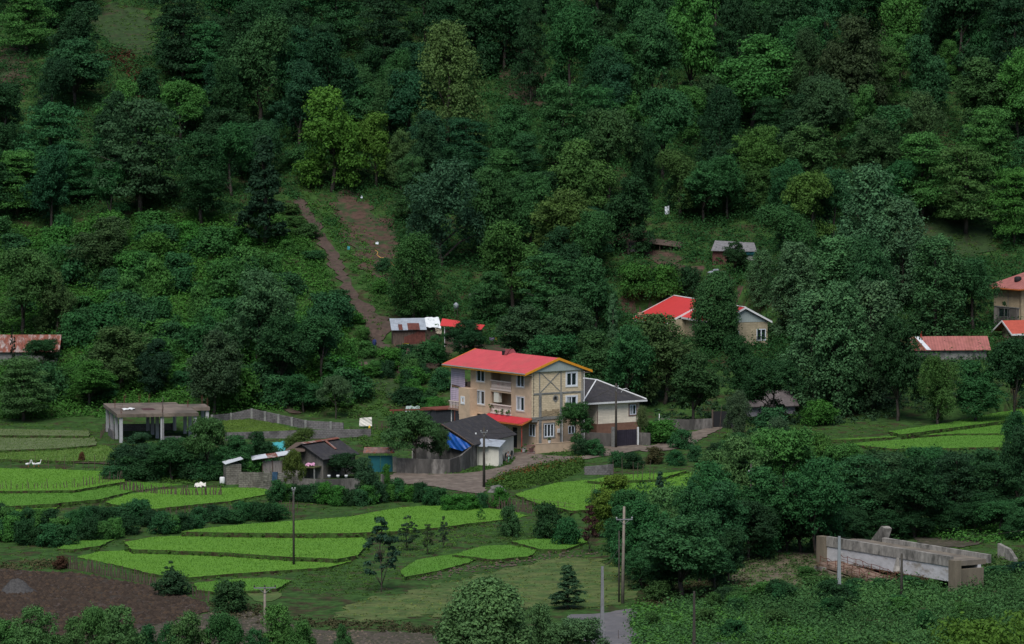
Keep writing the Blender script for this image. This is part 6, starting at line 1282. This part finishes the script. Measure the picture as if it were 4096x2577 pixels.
jp = ground(1497, 1402); t = thing('jacket', jp, 0, 'dark blue jacket hung on a stake beside the footpath', 'jacket'); mb = MB(); mb.tube([(0, 0, .55), (.0, 0, .75), (.03, 0, 1.1), (.03, 0, 1.4), (.02, 0, 1.5)], [.17, .21, .19, .17, .06], 9); mb.build('body', m_navy, t, True)
for sgn in (-1, 1): mb = MB(); mb.tube([(.03 + sgn * .14, 0, 1.4), (.03 + sgn * .22, -.03, 1.1), (.02 + sgn * .2, -.05, .8)], [.08, .07, .06], 7); mb.build('sleeve', m_navy, t, True)
o = link(stick[0], 'stake', None, jp); o.scale = (1, 1, .9); tag(o, 'stake under the dark blue jacket', 'stake')
t = thing('water_tank', ground(1824, 1262), 0, 'grey round water tank on a dark stand above the red roofed shed', 'water tank'); mb = MB(); mb.tube([(0, 0, .9), (0, 0, 1.0), (0, 0, 1.25), (0, 0, 1.5), (0, 0, 1.65), (0, 0, 1.75)], [.15, .28, .36, .34, .2, .1], 12); mb.build('tank', mat('tank_grey', (.26, .28, .32), var=.1), t, True); mb = MB()
for x, y in ((-.2, -.2), (.2, -.2), (.2, .2), (-.2, .2)): mb.box(x - .04, y - .04, -.4, x + .04, y + .04, 1.0)
mb.build('stand', m_postd, t)
def crate(px, py, w_, h_, m, label, name='crate', cat='crate', rim=None):
    p = ground(px, py); s = pxm(p.y); a = w_ / s / 2; b = h_ / s; t = thing(name, p, .1, label, cat); mb = MB(); mb.box(-a, -a * .7, 0, a, a * .7, .03); mb.box(-a, -a * .7, .031, a, -a * .7 + .04, b); mb.box(-a, a * .7 - .04, .031, a, a * .7, b); mb.box(-a, -a * .66, .031, -a + .04, a * .66, b); mb.box(a - .04, -a * .66, .031, a, a * .66, b); mb.build('body', m, t)
    if rim: mb = MB(); mb.box(-a - .02, -a * .7 - .02, b, a + .02, -a * .7 + .05, b + .06); mb.box(-a - .02, a * .7 - .05, b, a + .02, a * .7 + .02, b + .06); mb.build('rim', rim, t)
crate(1623, 1392, 26, 16, m_wtarp, 'white crate with yellow rim in front of the tin shed', rim=mat('yellow_plastic', (.6, .38, .02)))
crate(1968, 1362, 20, 12, mat('lilac_plastic', (.26, .19, .33)), 'lilac crate on the bare ground above the big red roof'); crate(1984, 1362, 8, 12, mat('yellow_plastic', (.6, .38, .02)), 'small yellow crate beside the lilac crate')
mb = MB(); mb.tube([(0, 0, 0), (0, 0, .05), (0, 0, .32), (0, 0, .38), (.02, 0, .48)], [.1, .13, .13, .05, .04], 8); o = mb.build('jerrycan', mat('yellow_plastic', (.6, .38, .02)), None, True, ground(1478, 1716)); tag(o, 'yellow canister in front of the off white sheet', 'canister')
mb = MB(); mb.tube([(0, 0, 0), (0, 0, .1), (0, 0, .7), (0, 0, .78)], [.28, .3, .3, .24], 12); o = mb.build('barrel', mwt, None, True, ground(886, 1958) + Vector((0, 1.5, .5))); tag(o, 'white barrel left of the narrow block hut', 'barrel')
for i, x in enumerate((1315, 1351, 1384)):
    mb = MB(); mb.tube([(0, 0, 1.5), (0, 0, 1.75), (0, 0, 1.8)], [.14, .2, .18], 8); o = mb.build('bucket', mwt, None, True, ground(x, 1968) + Vector((0, .8, .05))); tag(o, 'white bucket standing behind the streaked concrete wall', 'bucket', 'white buckets behind the wall')
lp = local(sm, (-.9, 1.4, 0)); t = thing('porch', lp, R(60), 'mossy porch slab with laundry at the small grey cottage', 'porch'); MB().box(-.6, -1.2, 1.35, .85, 2.0, 1.5).build('slab', mat('moss', (.09, .09, .04), var=.4, scale=3), t)
mb = MB(); [mb.box(x, y, -1, x + .12, y + .12, 1.347) for x, y in ((-.5, -1.1), (-.5, .4), (-.5, 1.8))]; mb.build('post', m_conc, t)
o = cloth('laundry', (-.35, -.8, 1.62), (-.3, .3, 1.6), (.1, .3, 1.85), (.1, -.8, 1.8), mat('pink_cloth', (.5, .25, .38), var=.4, scale=6), None, seed=14, amp=.12, loc=lp, rz=R(60)); tag(o, 'pink and white laundry lying on the mossy porch slab', 'laundry')
# hose on the slope
pts = [ground(x, y) + Vector((0, -.15, .12)) for x, y in ((1500, 1004), (1512, 1012), (1508, 1024), (1522, 1034), (1540, 1036), (1555, 1048), (1568, 1058), (1584, 1076))]
mb = MB(); mb.tube([p - pts[0] for p in pts], .06, 5); o = mb.build('hose', mat('hose_yellow', (.42, .24, .07)), None, True, pts[0]); tag(o, 'yellow brown hose winding down the bare slope', 'hose')
t = thing('pole_stack', ground(1632, 1462), 0, 'dark tepee of leaned poles below the tin shed', 'pole stack')
for i in range(14):
    a = i / 14 * 6.28; mb = MB(); mb.tube([(math.cos(a) * .75, math.sin(a) * .6, -.2), (math.cos(a) * .1, math.sin(a) * .1, 1.9 + r.uniform(0, .5))], [.07, .05], 5); mb.build('pole', m_wood, t)
rock(1705, 1470, 110, 26, 'dark heap of soil and dead wood below the tin shed', mat('dark_heap', (.045, .028, .02), var=.5, scale=3), 9, name='soil_heap', cat='soil heap')
# culvert pipes
m_pipe = mat('pipe_concrete', (.12, .12, .11), var=.25)
for i, (x, y, lb) in enumerate([(2008, 1852, 'left and nearest of three concrete drain pipes beside the outhouse'), (2024, 1846, 'middle concrete drain pipe beside the outhouse'), (2047, 1838, 'right hand concrete drain pipe behind the child')]):
    p = ground(x, y); mb = MB(); n = 20; L_ = 1.9
    for rr, dirn in ((.56, 1), (.46, -1)):
        b = len(mb.v)
        for k in range(2):
            for j in range(n): a = 2 * math.pi * j / n; mb.v.append((-L_ * k, math.cos(a) * rr, .56 + math.sin(a) * rr))
        for j in range(n): f = (b + j, b + (j + 1) % n, b + n + (j + 1) % n, b + n + j); mb.f.append(f if dirn > 0 else f[::-1])
    for k in range(2):
        for j in range(n): a0 = k * n + j; a1 = k * n + (j + 1) % n; mb.f.append((a0, a0 + 2 * n, a1 + 2 * n, a1))
    o = mb.build('drain_pipe', m_pipe, None, True, p, R(-20)); tag(o, lb, 'pipe', 'concrete drain pipes')
# dead trees / shrubs
for (x, tp, bs, w_, col, lb) in [(1385, 1188, 1300, 56, (.055, .03, .026), 'dead red brown small tree below the middle rice field'), (143, 1308, 1338, 38, (.08, .045, .028), 'rust brown dead shrub at the start of the stick fence'), (192, 1062, 1088, 15, (.10, .055, .025), 'small reddish dead bush beside the small path')]:
    plant(x, tp, bs, w_, 'bush' if x != 1385 else 'sparse', col, lb, cat='tree' if x == 1385 else 'shrub')
# geese
def goose(px, py, label, rz):
    p = ground(px, py); t = thing('goose', p, rz, label, 'goose', 'white geese by the small path')
    me = bpy.data.meshes.new('body'); V = [(0, 0, .33), (-.2, 0, .34), (-.34, 0, .38), (.18, 0, .38), (.28, 0, .52), (.29, 0, .7), (.33, 0, .8), (.44, 0, .77)]; E = [(0, 1), (1, 2), (0, 3), (3, 4), (4, 5), (5, 6), (6, 7)]; RR = [.15, .13, .04, .11, .05, .04, .055, .02]
    me.from_pydata(V, E, []); me.materials.append(mwt); o = link(me, 'body', t); sk = o.modifiers.new('skin', 'SKIN')
    for v, q in zip(me.skin_vertices[0].data, RR): v.radius = (q, q)
    me.skin_vertices[0].data[0].use_root = True; sb = o.modifiers.new('sub', 'SUBSURF'); sb.levels = sb.render_levels = 2
    mb = MB(); mb.tube([(.42, 0, .775), (.5, 0, .755)], [.025, .008], 5); mb.build('beak', m_ora, t)
    for s in (-.06, .06): mb = MB(); mb.tube([(0, s, .24), (.02, s, 0)], .018, 4); mb.box(0, s - .03, 0, .1, s + .03, .012); mb.build('leg', m_ora, t)
goose(112, 1868, 'white goose furthest left of three by the small path', .3); goose(137, 1868, 'middle white goose of three by the small path', 2.8); goose(153, 1867, 'right hand white goose of three by the small path', .2)
# ---------------------------------------------------------------- child with a green bicycle
m_skin = mat('skin', (.36, .19, .12), var=.05, rough=.6); m_hair = mat('hair', (.06, .03, .018), var=.2); m_shirt = mat('grey_shirt', (.23, .23, .26), var=.1); m_short = mat('dark_shorts', (.02, .025, .05), var=.2); m_bike = mat('bike_green', (.02, .42, .16), var=.05, rough=.4); m_tyre = mat('tyre', (.015, .015, .016))
bpz = ground(2033, 1852); FZ = R(-80)      # the bicycle points to the camera and slightly right
bk = thing('bicycle', bpz, FZ, 'small bright green bicycle seen from the front between the drain pipes', 'bicycle')
def ring(c, R_, r_, m, par, name):
    mb = MB(); n = 24; k = 6
    for i in range(n):
        a = 2 * math.pi * i / n
        for j in range(k): b = 2 * math.pi * j / k; q = R_ + r_ * math.cos(b); mb.v.append((c[0] + q * math.cos(a), c[1] + r_ * math.sin(b), c[2] + q * math.sin(a)))
    for i in range(n):
        for j in range(k): mb.f.append((i * k + j, ((i + 1) % n) * k + j, ((i + 1) % n) * k + (j + 1) % k, i * k + (j + 1) % k))
    return mb.build(name, m, par, True)
for x in (.42, -.42):
    wh = ring((x, 0, .28), .235, .012, mwt, bk, 'wheel'); ring((x, 0, .28), .26, .028, m_tyre, wh, 'tyre'); mb = MB()
    for i in range(8): a = i * math.pi / 4; mb.tube([(x, 0, .28), (x + .235 * math.cos(a), 0, .28 + .235 * math.sin(a))], .004, 3)
    mb.build('spokes', mwt, wh)
mb = MB()
for a, b in (((.42, .045, .28), (.32, .045, .62)), ((.42, -.045, .28), (.32, -.045, .62)), ((.32, 0, .6), (.3, 0, .78)), ((.32, 0, .62), (-.02, 0, .3)), ((.31, 0, .66), (-.14, 0, .56)), ((-.02, 0, .3), (-.16, 0, .68)), ((-.02, .0, .3), (-.42, .04, .28)), ((-.14, 0, .56), (-.42, .04, .28)), ((-.14, 0, .56), (-.42, -.04, .28))): mb.tube([a, b], .024, 6)
mb.build('frame', m_bike, bk); mb = MB(); mb.box(.38, -.06, .5, .42, .06, .72); mb.build('front_shield', mat('shield_pale', (.35, .65, .5)), bk); mb = MB(); mb.tube([(.26, .27, .84), (.3, .12, .8), (.3, -.12, .8), (.26, -.27, .84)], .017, 6); mb.build('handlebar', m_tyre, bk); MB().box(-.3, -.07, .68, -.04, .07, .73).build('saddle', m_tyre, bk)
mb = MB(); mb.tube([(-.02, -.1, .3), (-.02, .1, .3)], .02, 6); mb.box(.06, -.2, .2, .16, -.1, .22); mb.box(-.16, .1, .37, -.06, .2, .39); mb.build('pedals', m_tyre, bk)
pr = thing('person', bpz, FZ, 'child in grey shirt standing astride a small green bicycle beside the pipes', 'person')
V = []; E = []; RD = []
def sv(p, r_, par=None):
    V.append(p); RD.append(r_); 
    if par is not None: E.append((par, len(V) - 1))
    return len(V) - 1
pel = sv((-.14, 0, .72), .095); ab = sv((-.13, 0, .84), .09, pel); ch = sv((-.1, 0, 1.0), .105, ab); nk = sv((-.08, 0, 1.1), .04, ch); hd = sv((-.07, 0, 1.17), .06, nk); hc = sv((-.06, 0, 1.25), .085, hd); ht = sv((-.07, 0, 1.31), .06, hc)
ns = sv((.035, 0, 1.235), .012, hc)
for s in (-1, 1):
    sh = sv((-.09, s * .13, 1.04), .045, ch); el = sv((.02, s * .22, .9), .033, sh); wr = sv((.2, s * .25, .87), .022, el); pm = sv((.245, s * .255, .868), .026, wr)
    for k, (dy, ln) in enumerate(((-.024, .03), (-.008, .036), (.008, .034), (.022, .027))):
        f1 = sv((.275, s * .255 + dy, .872), .0085, pm); f2 = sv((.275 + ln * .5, s * .255 + dy, .852), .008, f1); sv((.275 + ln * .1, s * .255 + dy, .822), .007, f2)
    t1 = sv((.24, s * .255 - s * .03, .85), .009, pm); sv((.268, s * .255 - s * .035, .825), .008, t1)
    hp_ = sv((-.14, s * .08, .66), .07, pel); kn = sv((-.06, s * .13, .38), .048, hp_); an_ = sv((-.12, s * .15, .08), .028, kn); sv((.02, s * .16, .03), .03, an_)
me = bpy.data.meshes.new('body'); me.from_pydata(V, E, []); me.materials.append(m_skin); o = link(me, 'body', pr); o.modifiers.new('skin', 'SKIN')
for v, q in zip(me.skin_vertices[0].data, RD): v.radius = (q, q)
me.skin_vertices[0].data[0].use_root = True; sb = o.modifiers.new('sub', 'SUBSURF'); sb.levels = sb.render_levels = 2
def skin(name, Vs, Es, Rs, m):
    me = bpy.data.meshes.new(name); me.from_pydata(Vs, Es, []); me.materials.append(m); o = link(me, name, pr); o.modifiers.new('skin', 'SKIN')
    for v, q in zip(me.skin_vertices[0].data, Rs): v.radius = (q, q)
    me.skin_vertices[0].data[0].use_root = True; sb = o.modifiers.new('sub', 'SUBSURF'); sb.levels = sb.render_levels = 2
skin('shirt', [(-.14, 0, .74), (-.13, 0, .86), (-.1, 0, 1.0), (-.085, 0, 1.07), (-.09, -.13, 1.04), (-.05, -.18, .97), (-.09, .13, 1.04), (-.05, .18, .97)], [(0, 1), (1, 2), (2, 3), (2, 4), (4, 5), (2, 6), (6, 7)], [.115, .11, .125, .06, .065, .058, .065, .058], m_shirt)
skin('shorts', [(-.14, 0, .74), (-.14, -.08, .65), (-.09, -.115, .46), (-.14, .08, .65), (-.09, .115, .46)], [(0, 1), (1, 2), (0, 3), (3, 4)], [.11, .09, .075, .09, .075], m_short)
bm = bmesh.new(); bmesh.ops.create_uvsphere(bm, u_segments=14, v_segments=10, radius=.098); bmesh.ops.delete(bm, geom=[v for v in bm.verts if v.co.z < -.02 and v.co.x > -.02], context='VERTS'); me = bpy.data.meshes.new('hair'); bm.to_mesh(me); bm.free(); me.materials.append(m_hair); o = link(me, 'hair', pr); o.location = (-.075, 0, 1.285)
for s in (-.03, .03): bm = bmesh.new(); bmesh.ops.create_uvsphere(bm, u_segments=8, v_segments=6, radius=.011); me = bpy.data.meshes.new('eye'); bm.to_mesh(me); bm.free(); me.materials.append(m_black); o = link(me, 'eye', pr); o.location = (.017, s, 1.262)
MB().box(.012, -.022, 1.195, .022, .022, 1.203).build('mouth', mat('lip', (.25, .07, .06)), pr)

lab = 'shrub growing against the foot of the concrete bridge'
for x, y, w_ in [(3420, 2345, 90), (3520, 2350, 110), (3640, 2350, 120), (3740, 2345, 100), (3830, 2330, 110), (3900, 2310, 120), (3990, 2300, 130), (4070, 2290, 110), (3270, 2335, 140), (3230, 2310, 90), (3850, 2250, 70), (3880, 2262, 90), (3940, 2258, 90), (3800, 2338, 60)]:
    plant(x, y - r.uniform(26, 50), y, w_, 'bush', r.choice([(.03, .1, .034), (.05, .12, .034), (.014, .05, .028)]), lab, group='shrubs at the foot of the bridge', dcoord=False)
# ================================================================ LIGHT
w = bpy.data.worlds.new('World'); sc.world = w; w.use_nodes = True; nt = w.node_tree
sky = nt.nodes.new('ShaderNodeTexSky'); sky.sky_type = 'NISHITA'; sky.sun_disc = False
ELEV, AZ = 56, 12     # sun direction: azimuth measured from +Y towards +X
sky.sun_elevation = R(ELEV); sky.sun_rotation = R(AZ + 180); sky.air_density = 1; sky.dust_density = 1.5; sky.ozone_density = 1
bg = nt.nodes['Background']; bg.inputs[1].default_value = .06; nt.links.new(sky.outputs[0], bg.inputs[0])
sl = bpy.data.lights.new('sun', 'SUN'); sl.energy = 2.0; sl.angle = R(38); sl.color = (1, .98, .94)
so = bpy.data.objects.new('sun', sl); COL.objects.link(so)
# light comes from behind the camera's left shoulder, high up
dirv = Vector((math.sin(R(AZ + 180)) * math.cos(R(ELEV)), math.cos(R(AZ + 180)) * math.cos(R(ELEV)), math.sin(R(ELEV))))
so.rotation_euler = dirv.to_track_quat('Z', 'Y').to_euler()
sc.view_settings.view_transform = 'Standard'; sc.view_settings.look = 'None'; sc.view_settings.exposure = .85; sc.view_settings.gamma = 1
sc.render.engine = 'CYCLES'; sc.cycles.max_bounces = 5; sc.cycles.diffuse_bounces = 3; sc.cycles.transparent_max_bounces = 4
sc.render.use_persistent_data = False
